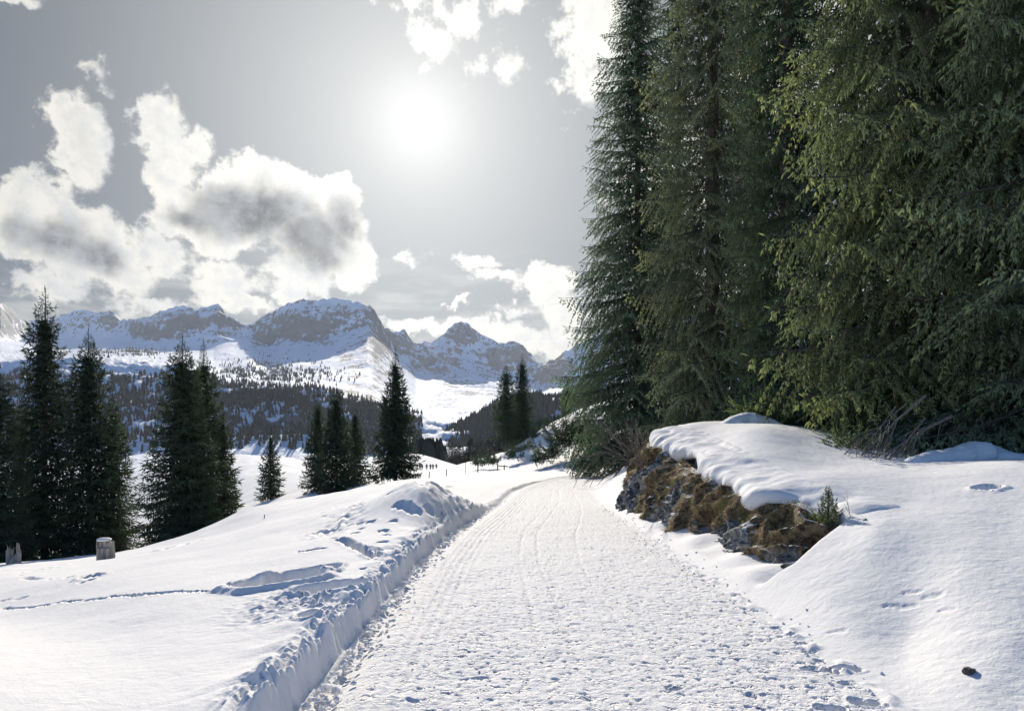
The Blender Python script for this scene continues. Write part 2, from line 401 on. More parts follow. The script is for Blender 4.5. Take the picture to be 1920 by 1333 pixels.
CP = []                                                # control points: x, Y, z
def cp(px, py, Y): CP.append(((px - CX) / F * Y, Y, CAMZ - (py - HY) / F * Y))
for y_ in (1.5, 3, 4, 5, 6.5, 8, 10, 12.5, 15, 18, 22, 27, 33, 39):
    for xx in (float(edgeL(y_)), float(edgeR(y_))): CP.append((xx, y_, 0.0))
CP += [(0.5, 3, 0), (0.5, 6, 0), (0.6, 10, 0), (0.8, 15, 0), (1.1, 22, 0), (1.9, 32, 0)]
for a in [(0, 1333, 4.6), (200, 1250, 6), (0, 1200, 8.5), (300, 1150, 8), (0, 1100, 14), (150, 1066, 19), (0, 1062, 24), (300, 1035, 21),
          (430, 1000, 25), (460, 955, 35), (560, 945, 31), (650, 930, 28), (750, 906, 27), (600, 960, 22), (500, 1000, 17), (700, 1000, 13), (600, 1050, 11), (560, 1100, 9),
          (800, 960, 14), (450, 1250, 5.6), (500, 1180, 6.8), (-200, 1150, 12), (-200, 1085, 26), (-300, 1333, 4.6),
          (800, 897, 45), (900, 889, 50), (700, 893, 68), (560, 893, 80), (460, 852, 140), (400, 856, 145), (520, 858, 145), (600, 869, 155), (700, 880, 170), (600, 874, 120), (800, 869, 225), (770, 870, 230), (830, 868, 215), (800, 891, 80), (800, 887, 105), (800, 883, 140), (800, 880, 178), (740, 887, 100), (740, 883, 145), (700, 878, 215), (850, 884, 100),
          (860, 874, 150), (900, 880, 70), (940, 881, 60), (740, 905, 45), (635, 925, 50), (595, 918, 56), (508, 932, 62), (840, 892, 60),
          (90, 1050, 42), (340, 1020, 40), (0, 1065, 46), (-150, 1070, 42), (420, 985, 46), (0, 950, 100), (250, 905, 115), (-300, 950, 110), (420, 925, 80),
          (900, 861, 112), (940, 852, 100), (1000, 815, 90), (1040, 797, 85), (1090, 780, 80), (1200, 742, 76), (1000, 868, 66), (1080, 872, 55), (1000, 843, 78), (1050, 835, 70), (1090, 828, 66), (1110, 878, 50),
          (1000, 850, 140), (1100, 840, 140), (900, 880, 180), (1200, 800, 130),
          (1160, 886, 40), (1220, 850, 35), (1330, 804, 30), (1470, 802, 25), (1600, 815, 20), (1740, 850, 16), (1900, 858, 15.5), (2150, 850, 18), (1500, 760, 60), (1900, 740, 50), (2300, 700, 50), (1700, 800, 28),
          # upper surface of the bank on the right
          (1900, 872, 10.5), (1750, 868, 12), (1600, 866, 12.6), (1500, 836, 14), (1430, 806, 15.5), (1330, 800, 18), (1245, 815, 18.6), (1262, 830, 17.2), (1360, 880, 12.6), (1430, 925, 10.5),
          (1500, 912, 10), (1590, 965, 8.6), (1700, 950, 8.6), (1640, 1000, 7.6), (1900, 1000, 7.1), (1900, 1200, 5.0), (1700, 1200, 5.6), (1600, 1060, 7.1), (1800, 1080, 6.2), (2100, 960, 7.2), (2300, 1150, 5.0), (1560, 1120, 6.6),
          (1920, 1300, 4.4), (2500, 1200, 4), (1640, 885, 11), (1530, 880, 11.6)]: cp(*a)
for aa, zz in ((-1.6, -0.16), (1.6, 0.18), (-3, -0.15), (3, 0.2)):
    for Y in (3, 8, 25, 80, 180): CP.append((aa * Y, Y, zz * Y * (0.6 if Y > 60 else 1)))
for px in (-900, -300, 100, 400, 600, 800, 1000, 1300, 1900, 2600):
    cp(px, 1010 if px < 900 else 960, 260); CP.append(((px - CX) / F * 420, 420, -85.0))
CP = np.array(CP)
def _uv(x, y):
    Y = np.maximum(y, 1.0); return np.clip(x / Y, -3.5, 3.5) * 2.2, np.log(Y)
_cu, _cv = _uv(CP[:, 0], CP[:, 1]); _ct = CP[:, 2] / np.maximum(CP[:, 1], 1.0)
def _k(r2): return 0.5 * r2 * np.log(r2 + 1e-9)
_n = len(CP); _A = np.zeros((_n + 3, _n + 3))
_A[:_n, :_n] = _k((_cu[:, None] - _cu) ** 2 + (_cv[:, None] - _cv) ** 2) + np.eye(_n) * 1e-4
_A[:_n, _n] = 1; _A[:_n, _n + 1] = _cu; _A[:_n, _n + 2] = _cv; _A[_n:, :_n] = _A[:_n, _n:].T
_W = np.linalg.solve(_A, np.concatenate([_ct, np.zeros(3)]))
def macro(x, y):
    x = np.asarray(x, float); y = np.asarray(y, float); sh = x.shape
    u, v = _uv(x.ravel(), y.ravel()); r = np.empty(len(u))
    for s in range(0, len(u), 20000):
        e = s + 20000
        r[s:e] = _k((u[s:e, None] - _cu) ** 2 + (v[s:e, None] - _cv) ** 2) @ _W[:_n] + _W[_n] + _W[_n + 1] * u[s:e] + _W[_n + 2] * v[s:e]
    z = (r * np.maximum(y.ravel(), 1.0)).reshape(sh)
    # the way itself is level across
    d = np.maximum(edgeL(y) - x, x - edgeR(y))
    zp = np.interp(y, [0, 40, 60, 100], [0, 0, 0.0, 0.0])
    w = sst(d, 0.0, 0.5 + 0.012 * np.maximum(y, 0)) + sst(y, 38, 52)
    return zp + (z - zp) * np.clip(w, 0, 1)

def rock_foot(y): return np.interp(y, [7.6, 8, 9, 10, 11, 12.7, 14, 17.5, 19], [3.05, 3.05, 3.12, 3.18, 3.18, 2.95, 2.95, 2.86, 2.9])
def rock_top(y): return np.interp(y, [8.5, 9.3, 9.7, 10.4, 11.6, 12.4, 13.5, 15, 17.2, 18.2], [3.98, 3.95, 3.9, 3.68, 3.72, 3.72, 3.65, 3.75, 3.92, 3.8])
def cut_mask(x, y):
    yf = 7.75 + 0.75 * np.clip(x - 3.05, 0, 1.2)
    return sst(y, yf, yf + 0.25) * (1 - sst(y, 18.3, 19.2))

def coarse(x, y):
    """ground height without the fine relief"""
    x = np.asarray(x, float); y = np.asarray(y, float)
    z = macro(x, y)
    d = edgeL(y) - x
    # high mound where the bank along the way ends
    z = z + 0.40 * np.exp(-(((x + 1.85) / 0.95) ** 2 + ((y - 15.6) / 2.3) ** 2)) * (d > 0) * sst(d, 0.0, 0.35)
    z = z + 0.10 * np.exp(-(((x + 2.3) / 1.3) ** 2 + ((y - 11.5) / 2.8) ** 2)) * sst(d, 0.0, 0.4)
    c = cut_mask(x, y) * sst(x, edgeR(y) + 0.1, edgeR(y) + 0.45)
    low = 0.02 + 0.24 * np.clip(x - edgeR(y), 0, 1.0) + .13 * perlin(y * 1.1, x * .8, 95) * sst(x - edgeR(y), .15, .6)
    t = sst(x, rock_top(y) - 0.02, rock_top(y) + 0.24)
    return z * (1 - c) + c * (low + (np.maximum(z, low) - low) * t)

def hit(px, py, y0=3.2, y1=260):
    ys = y0 * (y1 / y0) ** np.linspace(0, 1, 1500)
    xs = (px - CX) / F * ys; zr = CAMZ - (py - HY) / F * ys
    k = np.argmax(coarse(xs, ys) > zr)
    return xs[k], ys[k]

# hollows, footprints and trenches: (A, B, radius, depth)
PITS = []
def pit(px, py, r, depth, px2=None, py2=None, r2=None):
    a = hit(px, py); b = hit(px2, py2) if px2 is not None else a
    PITS.append((a, b, r, depth))
for a in [(1850, 917, .16, .15), (545, 1122, .33, .40, 490, 1134), (605, 1104, .22, .30, 540, 1116), (590, 1148, .24, .28, 655, 1142), (585, 1205, .13, .2, 600, 1200),
          (620, 1012, .17, .18, 600, 1015), (645, 985, .12, .14), (680, 945, .15, .16), (668, 962, .13, .13), (640, 1000, .12, .13), (635, 965, .13, .12),
          (700, 940, .10, .10), (730, 942, .09, .10), (750, 965, .15, .10, 775, 978), (806, 978, .12, .08), (822, 970, .09, .06),
          (695, 998, .10, .12), (738, 998, .09, .08), (720, 1018, .10, .13), (725, 1028, .07, .1), (718, 1043, .10, .06),
          (585, 1057, .12, .10), (565, 1058, .07, .08), (605, 1055, .07, .06), (640, 1035, .09, .15, 705, 1075), (690, 1052, .06, .05, 712, 1063),
          (680, 1100, .05, .05), (690, 1112, .05, .06), (828, 925, .13, .09), (845, 918, .12, .10), (795, 925, .15, .08, 760, 918), (838, 940, .2, .12, 822, 930), (865, 922, .12, .1),
          (345, 1034, .50, .30), (165, 1066, .36, .18), (172, 1107, .18, .2), (162, 1117, .12, .1),
          (100, 1107, .1, .10), (130, 1108, .08, .07), (50, 1103, .09, .07, 70, 1107), (40, 1096, .07, .06), (35, 1150, .07, .04, 42, 1148), (10, 1152, .07, .05, 0, 1155),
          (565, 985, .1, .1), (557, 990, .07, .06), (600, 950, .1, .06), (415, 1085, .0, 0)]:
    if a[2] > 0: pit(*a)
xs_ = [10, 30, 60, 90, 125, 160, 190, 215, 240, 262, 285, 310, 335, 360, 385, 410, 430]
ys_ = [1168, 1171, 1171, 1167, 1162, 1160, 1158, 1153, 1150, 1150, 1146, 1143, 1140, 1142, 1143, 1141, 1140]
for i in range(len(xs_) - 1):
    pit(xs_[i], ys_[i], .040 + .02 * random.random(), .05 + .05 * random.random(), xs_[i] + (xs_[i + 1] - xs_[i]) * .75, ys_[i + 1])
for i in range(16):
    t = i / 15.0
    pit(40 + 130 * t + random.uniform(-6, 6), 1092 - 32 * t + random.uniform(-3, 3), .09, .06)
for i in range(26):                                     # broken snow inside the trampled corner by the bank
    pit(random.uniform(555, 660), random.uniform(1150, 1185), random.uniform(.03, .07), random.uniform(.03, .07))
for i in range(16): pit(random.uniform(590, 680), random.uniform(970, 1035), random.uniform(.04, .09), random.uniform(.03, .08))
for px, py in ((1700, 1113), (1738, 1120), (1690, 1140), (1660, 1138), (1560, 1185), (1765, 1145)):
    pit(px, py, random.uniform(.03, .05), .010, px + 22, py - 3)
for i in range(34):                                     # footprints along the right rim of the way
    t = random.random(); pit(1130 + 480 * t + random.uniform(-14, 14), 935 + 360 * t + random.uniform(-10, 10), random.uniform(.025, .055), random.uniform(.02, .045))
for px, py in ((1575, 1254), (1610, 1318), (1545, 1330), (1520, 1255)): pit(px, py, .06, .06, px + 25, py + 2)

def relief(x, y, region):
    """fine relief: region 0 left field, 1 the way, 2 right bank"""
    z = np.zeros_like(x)
    Yc = np.maximum(y, 1)
    near = 1 - sst(y, 60, 140)
    dL = edgeL(y) - x; dR = x - edgeR(y)
    if region == 1:
        w = np.minimum(np.clip(-dL / 0.25, 0, 1), np.clip(-dR / 0.25, 0, 1))
        tr = sst(-dL, 0.05, 0.5)                           # rougher beyond the smooth band under the bank
        n1 = fbm(x * 7, y * 6, 4, 1, 0.65); n2 = ridged(x * 24, y * 20, 3, 5, 0.6)
        z += 0.016 * fbm(x * 1.3, y * 1.1, 3, 11)
        z += (0.012 * n1 + 0.005 * n2) * (0.4 + 0.6 * tr)
        big = sst(perlin(x * 1.7, y * 1.1, 20), -0.5, 0.5)
        lane = .45 + .75 * sst(perlin(x * 1.5 + .15 * np.sin(y * .4), y * .12, 24), -.35, .3); tr = tr * lane
        pits = sst(perlin(x * 17, y * 17, 21) + 0.5 * perlin(x * 43, y * 39, 22), 0.30, 0.66)
        z -= 0.015 * pits * tr * (0.4 + 0.6 * big)
        pits2 = sst(perlin(x * 6.4, y * 8.6, 31) + 0.6 * perlin(x * 21, y * 19, 32), 0.52, 0.74)
        z -= 0.019 * pits2 * tr * (1.1 - big)
        # narrow ski and sledge grooves on the left side
        gr = np.exp(-((-dL - 0.55 - 0.03 * np.sin(y)) / 0.26) ** 2)
        z += 0.006 * np.sin(-dL * 62) * gr
        for off, ph in ((1.45, 0.3), (1.72, 0.3), (2.35, 1.7)): z -= 0.014 * np.exp(-((-dL - off - .10 * np.sin(y * .33 + ph)) / 0.028) ** 2) * (0.6 + .4 * perlin(y * .8, y * 0 + ph, 26))
        z -= 0.055 * np.exp(-((-dL - .09) / 0.13) ** 2)
    elif region == 0:
        n = fbm(x * 0.35, y * 0.22, 3, 41)
        z += 0.07 * n * sst(dL, 0.3, 3.5) * (1 + Yc * 0.02)
        z += 0.010 * fbm(x * 2.2, y * 1.6, 3, 44) * sst(dL, 0.2, 1.0)
        z += 0.0022 * fbm(x * 14, y * 10, 3, 47)
        # cut face of the ploughed bank
        hw = np.interp(y, [3, 5, 7, 10, 14, 17, 18.5, 20, 24, 30, 36], [.22, .22, .22, .20, .17, .18, .12, .05, .07, .07, 0])
        jag = 0.035 * fbm(y * 3.0, y * 0 + x * 2, 3, 51) + 0.022 * perlin(y * 13, x * 6, 52)
        e0 = 0.015; e1 = 0.10 + 0.05 * perlin(y * 0.9, 0 * y, 53)
        t = sst(dL + jag * sst(dL, 0.0, 0.05), e0, e1)
        crumb = np.exp(-((dL - 0.14) / 0.16) ** 2)
        amp = np.interp(y, [3, 5, 9, 11, 14, 18, 22], [1.0, 1.0, .9, .8, .9, 1.0, .3])
        c1 = np.abs(perlin(x * 6 + y, y * 3.7, 55)) * 1.7 + np.abs(perlin(x * 17, y * 13, 56)) * 0.7 - 0.5
        hw = hw * (1 + (.35 * perlin(y * .7, y * 0, 54) + .15 * perlin(y * 2.9, y * 0, 57)) * np.exp(-(dL / .45) ** 2))
        z += hw * t + 0.088 * c1 * crumb * amp * t
        z += 0.05 * np.maximum(0, perlin(x * 3.5, y * 2.4, 58)) * np.exp(-((dL - 0.28) / 0.3) ** 2) * amp * t
        ser = sst(y, 9.0, 10) * (1 - sst(y, 13.5, 14.5))                     # row of grooves left by the blower
        z -= 0.05 * ser * np.exp(-((dL - 0.16) / 0.10) ** 2) * (0.5 + 0.5 * np.sin(y * 34))
        ch = np.exp(-(((x + 2.1) / .42) ** 2 + ((y - 6.9) / .75) ** 2))       # churned corner
        z += ch * (0.06 * np.abs(perlin(x * 7, y * 6, 61)) + 0.035 * perlin(x * 17, y * 14, 62))
        ax_, ay_ = -3.1, 12.4; bx_, by_ = -3.9, 20.5
        tt = np.clip(((x - ax_) * (bx_ - ax_) + (y - ay_) * (by_ - ay_)) / ((bx_ - ax_) ** 2 + (by_ - ay_) ** 2), 0, 1)
        ds = np.hypot(x - ax_ - tt * (bx_ - ax_), (y - ay_ - tt * (by_ - ay_)) * .7)
        ch2 = np.exp(-(ds / .38) ** 2)
        z += ch2 * (0.10 * np.abs(perlin(x * 3.6, y * 2.2, 66)) + 0.06 * perlin(x * 8, y * 5, 67) - .05)
        # far meadow: ski tracks
        tr = np.abs(perlin(x * 0.05 + 3, y * 0.03, 63)); z -= 0.12 * np.exp(-(tr / 0.02) ** 2) * sst(y, 50, 80)
        md = np.exp(-(((x + 1.4) / 0.8) ** 2 + ((y - 16) / 2.2) ** 2))
        z += md * (0.16 * fbm(x * 3.2 + y, y * 1.6 - x, 4, 65) + .05 * np.abs(perlin(x * 5, y * 3, 68))) * t
    else:
        z += 0.05 * fbm(x * 0.5, y * 0.35, 3, 71) * sst(dR, 0.4, 3.0) * near
        z += 0.011 * fbm(x * 2.6 + y * .6, y * 2.2, 4, 74, 0.6) * sst(dR, 0.1, 0.6)
        z += 0.0025 * ridged(x * 6 + y * 4, y * 9 - x * 3, 3, 77) * sst(dR, 0.2, 0.8)
        z += 0.0020 * fbm(x * 20, y * 16, 3, 78)
        sp = sst(perlin(x * 10, y * 4, 79) + .4 * perlin(x * 25, y * 9, 80), 0.38, 0.7) * sst(y, 9, 11) * sst(dR, 1.2, 1.6)
        z -= 0.007 * sp
        z += 0.05 * np.exp(-((dR - 0.05) / 0.10) ** 2) * np.maximum(0, perlin(x * 8, y * 5, 81)) * (y < 40)
        # broken hillside under the far shrubs
        hs = sst(y, 44, 52) * (1 - sst(y, 92, 110)) * sst(dR, 0.5, 5)
        z += hs * (0.9 * ridged(x * 0.16 + y * .1, y * 0.13, 4, 83, .55) - 0.3)
    if region != 1:
        z *= 1 - .92 * np.exp(-((x / Yc + .117) / .055) ** 2) * sst(y, 55, 75)
        z += sst(y, 45, 90) * (0.02 + 0.45 * sst(np.abs(x / Yc + .117), .06, .14)) * fbm(x * 0.06, y * 0.05, 3, 91)
    return z
def carve(x, y, z):
    for (ax, ay), (bx, by), r, dep in PITS:
        lo_y, hi_y = min(ay, by) - 2.2 * r, max(ay, by) + 2.2 * r
        rows = np.nonzero((y[:, 0] > lo_y) & (y[:, 0] < hi_y))[0]
        if len(rows) == 0: continue
        sl = slice(rows[0], rows[-1] + 1)
        X = x[sl]; Yv = y[sl]
        ex, ey = bx - ax, by - ay; L2 = ex * ex + ey * ey + 1e-9
        t = np.clip(((X - ax) * ex + (Yv - ay) * ey) / L2, 0, 1)
        nz = 1 + 0.28 * perlin(X / r * 0.8, Yv / r * 0.8, ax) + 0.12 * perlin(X / r * 2.4, Yv / r * 2.4, ay)
        d = np.hypot(X - ax - t * ex, Yv - ay - t * ey) / (r * nz)
        z[sl] += -dep * (1 - sst(d, 0.70, 1.03)) + dep * 0.16 * np.exp(-((d - 1.22) / 0.18) ** 2)
    return z

rows = [-40, -15, -4, 0, 1.5, 2.4, 3.0, 3.4, 3.7]
Y = 3.9
while Y < 400:
    rows.append(Y); Y += min(max(0.013, 0.62 * Y * Y / 1150), 0.0135 * Y)
rows += [420, 450]
ROWS = np.array(rows)
def spread(segs):
    o = [0.0]
    for step, to in segs:
        while o[-1] < to: o.append(o[-1] + step)
    return np.array(o)
gL = spread([(.0015, .075), (.0028, .80), (.03, 1.2), (.2, 3), (1.0, 8)])
gR = spread([(.0028, .74), (.03, 1.2), (.2, 3), (1.0, 8)])
YS = np.maximum(ROWS, 4.0)[:, None]
eL = edgeL(ROWS)[:, None]; eR = edgeR(ROWS)[:, None]
# left
def build_sheet(name, x, region, matl):
    y = np.repeat(ROWS[:, None], x.shape[1], 1)
    z = coarse(x, y) + relief(x, y, region)
    if region == 0: z[:, -1] = (coarse(x[:, -1], y[:, -1]) + relief(x[:, -1:], y[:, -1:], 1)[:, 0])
    z = carve(x, y, z)
    far = sst(y, 395, 450); z = z * (1 - far) + far * -95
    V = np.stack([x, y, z], -1).reshape(-1, 3)
    o = link(name, new_mesh(name, V, grid_faces(*x.shape), matl))
    o['kind'] = 'structure'; return o, x, y, z
tp = np.linspace(0, 1, 300)[None, :]
path, xP, yP, zP = build_sheet('path', eL + (eR - eL) * tp, 1, M_PATH)
left, xL, yL_, zL = build_sheet('snow_field', (eL - YS * gL[None, :])[:, ::-1], 0, M_SNOW)
right, xR, yR_, zR = build_sheet('snow_bank', eR + YS * gR[None, :], 2, M_SNOW)
# join the seams exactly
def patch(o, shape, col, zz):
    co = np.empty(shape[0] * shape[1] * 3, np.float32); o.data.vertices.foreach_get('co', co)
    co = co.reshape(shape[0], shape[1], 3); co[:, col, 2] = zz; o.data.vertices.foreach_set('co', co.ravel()); o.data.update()
patch(left, xL.shape, -1, zP[:, 0]); patch(right, xR.shape, 0, zP[:, -1])
tag(path, 'wide trodden snow path curving away to the right'); tag(left, 'sunlit snow field sloping down beside the path'); tag(right, 'smooth snow bank rising beside the path')

def gz(x, y): return float(coarse(np.array([x]), np.array([y]))[0])
def at(px, Y, py=None):
    x = (px - CX) / F * Y
    return x, Y, (gz(x, Y) if py is None else CAMZ - (py - HY) / F * Y)

# ------------------------------------------------------------------ mountains
RIDGE = [(-700, 590), (-300, 560), (-100, 575), (0, 570), (15, 578), (25, 585), (38, 606), (60, 611), (100, 598), (120, 590), (150, 583), (165, 582), (183, 590), (205, 584), (215, 588), (228, 603), (238, 602),
         (280, 596), (300, 586), (320, 580), (340, 575), (352, 577), (365, 583), (380, 580), (410, 572), (418, 580), (425, 592), (445, 604), (455, 612), (470, 612), (480, 605), (500, 590), (515, 585),
         (540, 570), (555, 568), (580, 564), (600, 561), (625, 562), (655, 566), (680, 572), (693, 574), (705, 590), (722, 622), (735, 625), (750, 622), (758, 620), (768, 635), (780, 646), (810, 642),
         (820, 640), (835, 628), (850, 612), (860, 609), (873, 608), (885, 618), (905, 630), (935, 645), (965, 642), (980, 650), (990, 660), (1000, 672), (1010, 683), (1025, 682), (1040, 675), (1060, 660),
         (1100, 640), (1200, 600), (1400, 560), (1700, 600), (2200, 560)]
RDEP = [(-700, 7000), (0, 7000), (60, 8000), (235, 8000), (300, 7000), (400, 7000), (470, 7400), (560, 6900), (700, 6900), (740, 7500), (790, 7900), (860, 8300), (1000, 8300), (1060, 7800), (1700, 7500), (2200, 7500)]
CLIFF = [(-700, 640), (0, 628), (60, 628), (130, 640), (235, 628), (300, 640), (345, 640), (400, 645), (440, 636), (470, 628), (500, 648), (540, 640), (590, 642), (630, 632), (690, 612), (720, 640), (780, 690), (850, 690), (900, 690), (960, 700), (1010, 720), (1700, 720), (2200, 700)]
FOREST = [(-700, 700), (0, 695), (190, 690), (260, 694), (330, 705), (420, 735), (520, 748), (600, 752), (680, 772), (760, 800), (850, 815), (1000, 800), (1700, 800), (2200, 800)]
def mountain_sheet(name, pxs, table, nrow_segs, amp_fn, rock_fn, label):
    """table(px) -> list of (Y, py); rows interpolate between them"""
    T = [np.array([row[k] for row in [table(p) for p in pxs]]) for k in range(len(table(0)))]   # each (ncol, 2)
    Ys, Py, Fr = [], [], []
    for s, cnt in enumerate(nrow_segs):
        for i in range(cnt):
            t = i / cnt
            Ys.append(T[s][:, 0] * (1 - t) + T[s + 1][:, 0] * t); tt = t
            Py.append(T[s][:, 1] * (1 - tt) + T[s + 1][:, 1] * tt); Fr.append(s + t)
    Ys.append(T[-1][:, 0]); Py.append(T[-1][:, 1]); Fr.append(len(nrow_segs))
    Ym = np.array(Ys); Pm = np.array(Py); fr = np.repeat(np.array(Fr)[:, None], len(pxs), 1)
    # soften the breaks along depth
    z = CAMZ - (Pm - HY) / F * Ym
    X = (np.array(pxs)[None, :] - CX) / F * Ym
    for _ in range(2): z[1:-1] = np.where(np.abs(fr[1:-1] - round(len(nrow_segs) - 1)) < 0.02, z[1:-1], (z[:-2] + 2 * z[1:-1] + z[2:]) / 4)
    z = z + amp_fn(X, Ym, z, fr, np.array(pxs)[None, :] + 0 * Ym)
    py_now = HY + (CAMZ - z) * F / Ym
    pxm = np.array(pxs)[None, :] + 0 * Ym
    rock = rock_fn(X, Ym, z, fr, pxm, py_now)
    V = np.stack([X, Ym, z], -1).reshape(-1, 3)
    o = link(name, new_mesh(name, V, grid_faces(*X.shape), M_MTN, attrs={'rock': rock.ravel()}))
    tag(o, label, kind='structure')
    return X, Ym, z, fr, pxm, py_now
itp = lambda tab, p: float(np.interp(p, [q[0] for q in tab], [q[1] for q in tab]))
def main_table(p):
    yr = itp(RDEP, p); r = itp(RIDGE, p); c = itp(CLIFF, p); f = itp(FOREST, p)
    return [(600, 960), (1500, 872), (2400, f), (yr - 700, c + 12), (yr - 420, c), (yr, r), (yr + 900, r + 90)]
def main_amp(X, Y, z, fr, px, ):
    cl = np.exp(-((fr - 4.5) / 0.45) ** 2); ap = np.exp(-((fr - 3.0) / 0.8) ** 2); fo = np.exp(-((fr - 1.6) / 0.7) ** 2)
    n = ridged(X / 420, (Y + z * 1.5) / 520, 6, 101, 0.55); n2 = fbm(X / 900, Y / 700, 5, 107); n3 = ridged(X / 130, Y / 200 + z / 160, 4, 111, .55)
    rid = np.exp(-((fr - 5.0) / 0.34) ** 2)
    right_ = sst(px, 760, 860)
    d = cl * (110 * n + 42 * n3) + ap * (34 * n2 + 12 * n + right_ * 34 * n) + fo * (60 * n + 15 * n3)
    d = d * (1 - rid * 0.97) + rid * (22 * n3 + 16 * perlin(X / 60, Y / 300, 115) + 9 * perlin(X / 22, Y / 300, 116))
    # small buttress between the dome and the far peak
    d += 22 * np.exp(-((px - 690 - (3.6 - fr) * 55) / 38) ** 2) * sst(fr, 1.6, 2.6) * (1 - sst(fr, 3.4, 4.2))
    d += 90 * np.exp(-((px - 385 + (fr - 4) * 30) / 30) ** 2) * sst(fr, 2.6, 3.5) * (1 - sst(fr, 3.6, 4.3))
    d += 130 * np.exp(-((px - 850) / 45) ** 2) * np.exp(-((fr - 4.0) / 0.7) ** 2)
    return d
# places where bare rock shows: px, py, rx, ry, strength
ROCKS = [(15, 592, 30, 22, .6), (20, 620, 80, 16, .35), (150, 605, 60, 18, .15), (205, 600, 30, 22, .35), (150, 588, 30, 8, .3),
         (345, 605, 60, 28, .45), (300, 625, 55, 16, .5), (415, 598, 32, 24, .45), (430, 625, 25, 12, .4), (385, 640, 40, 8, .15), (250, 608, 30, 6, .3),
         (530, 615, 60, 35, .35), (500, 635, 35, 18, .55), (600, 610, 90, 28, .45), (560, 632, 35, 16, .5), (640, 595, 80, 22, .35), (690, 600, 30, 30, .35), (610, 642, 26, 8, .5),
         (700, 650, 50, 40, .45), (665, 700, 32, 80, .42), (715, 720, 30, 80, .36), (740, 640, 45, 25, .3), (650, 670, 22, 14, .5), (690, 770, 30, 70, .55),
         (820, 690, 50, 26, .35), (865, 625, 40, 18, .25), (960, 665, 55, 25, .32), (930, 690, 50, 25, .25), (870, 720, 45, 8, .35), (880, 738, 60, 6, .35), (840, 752, 30, 8, .3), (1030, 700, 40, 40, .25),
         (500, 700, 80, 10, .25), (470, 690, 60, 16, .22), (590, 705, 60, 8, .3), (240, 660, 60, 6, .4), (460, 655, 14, 6, .3)]
def rock_main(X, Y, z, fr, px, py):
    r = 0.04 + (0.09 + .13 * sst(fr, 1.8, 2.4)) * sst(px, 740, 800); acc = np.zeros_like(r)
    for a, b, rx, ry, s in ROCKS:
        acc = np.maximum(acc, s * 1.3 * np.exp(-(((px - a) / rx) ** 2 + ((py - b) / ry) ** 2) ** 1.5))
    r = r + acc
    r += 0.07 * np.exp(-((fr - 4.6) / .45) ** 2)
    r += 0.22 * (1 - sst(fr, 2.0, 2.4)) * (px < 780)
    return r
pxs = list(np.arange(-640, -40, 16)) + list(np.arange(-40, 1110, 2.2)) + list(np.arange(1110, 2200, 22))
MAIN = mountain_sheet('mountain_range', pxs, main_table, [14, 44, 60, 22, 52, 12], main_amp, rock_main, 'snowy mountain range with grey rock peaks')
# wooded spur in front of the range
SPUR = [(150, 862), (230, 850), (300, 830), (380, 775), (405, 752), (430, 743), (470, 740), (520, 738), (550, 740), (575, 755), (610, 778), (650, 792), (700, 812), (760, 842), (800, 868), (860, 890)]
def spur_table(p):
    r = itp(SPUR, p); return [(1100, 960), (1500, 884), (2000, r), (2500, r + 40)]
def spur_amp(X, Y, z, fr, px):
    n = ridged(X / 120, Y / 150 + z / 120, 5, 131, .55); rid = np.exp(-((fr - 2) / .08) ** 2)
    return (20 * n * np.exp(-((fr - 1.5) / .5) ** 2)) * (1 - .85 * rid)
def spur_rock(X, Y, z, fr, px, py): return 0.42 + 0.2 * np.exp(-(((px - 510) / 70) ** 2 + ((py - 790) / 35) ** 2))
SPURS = mountain_sheet('wooded_spur', list(np.arange(150, 861, 3.0)), spur_table, [4, 46, 10], spur_amp, spur_rock, 'steep wooded spur below the snowy range')
# wooded valley side on the right
VR = [(700, 950), (770, 880), (800, 850), (830, 822), (850, 808), (880, 792), (905, 776), (935, 760), (965, 750), (1000, 748), (1060, 742), (1150, 715), (1400, 650), (1800, 620)]
def vr_table(p):
    r = itp(VR, p); return [(700, 960), (1300, 900), (2100, r), (2700, r + 50)]
def vr_amp(X, Y, z, fr, px): return 10 * 1.7 * fbm(X / 150, Y / 180, 4, 141) * np.exp(-((fr - 1.4) / .6) ** 2)
VRS = mountain_sheet('valley_side', list(np.arange(700, 1200, 4.0)) + list(np.arange(1200, 1800, 30)), vr_table, [6, 40, 8], vr_amp, lambda X, Y, z, fr, px, py: 0.02 + 0 * X, 'wooded valley side beyond the snowy hill')
# wide valley floor so the ground reaches the horizon everywhere
gx = np.concatenate([np.linspace(-16000, -1500, 12), np.linspace(-1200, 1200, 9), np.linspace(1500, 16000, 12)])
gy = np.concatenate([np.linspace(-9000, -100, 8), np.linspace(300, 9500, 12)])
GX, GY = np.meshgrid(gx, gy)
GZ = -110 + 0 * GX
hollow = (np.abs(GX) < 6500) & (GY > 250)
vf = link('valley_floor', new_mesh('valley_floor', np.stack([GX, GY, GZ], -1).reshape(-1, 3), grid_faces(*GX.shape), M_SNOW))
tag(vf, 'snow covered valley floor', kind='structure')

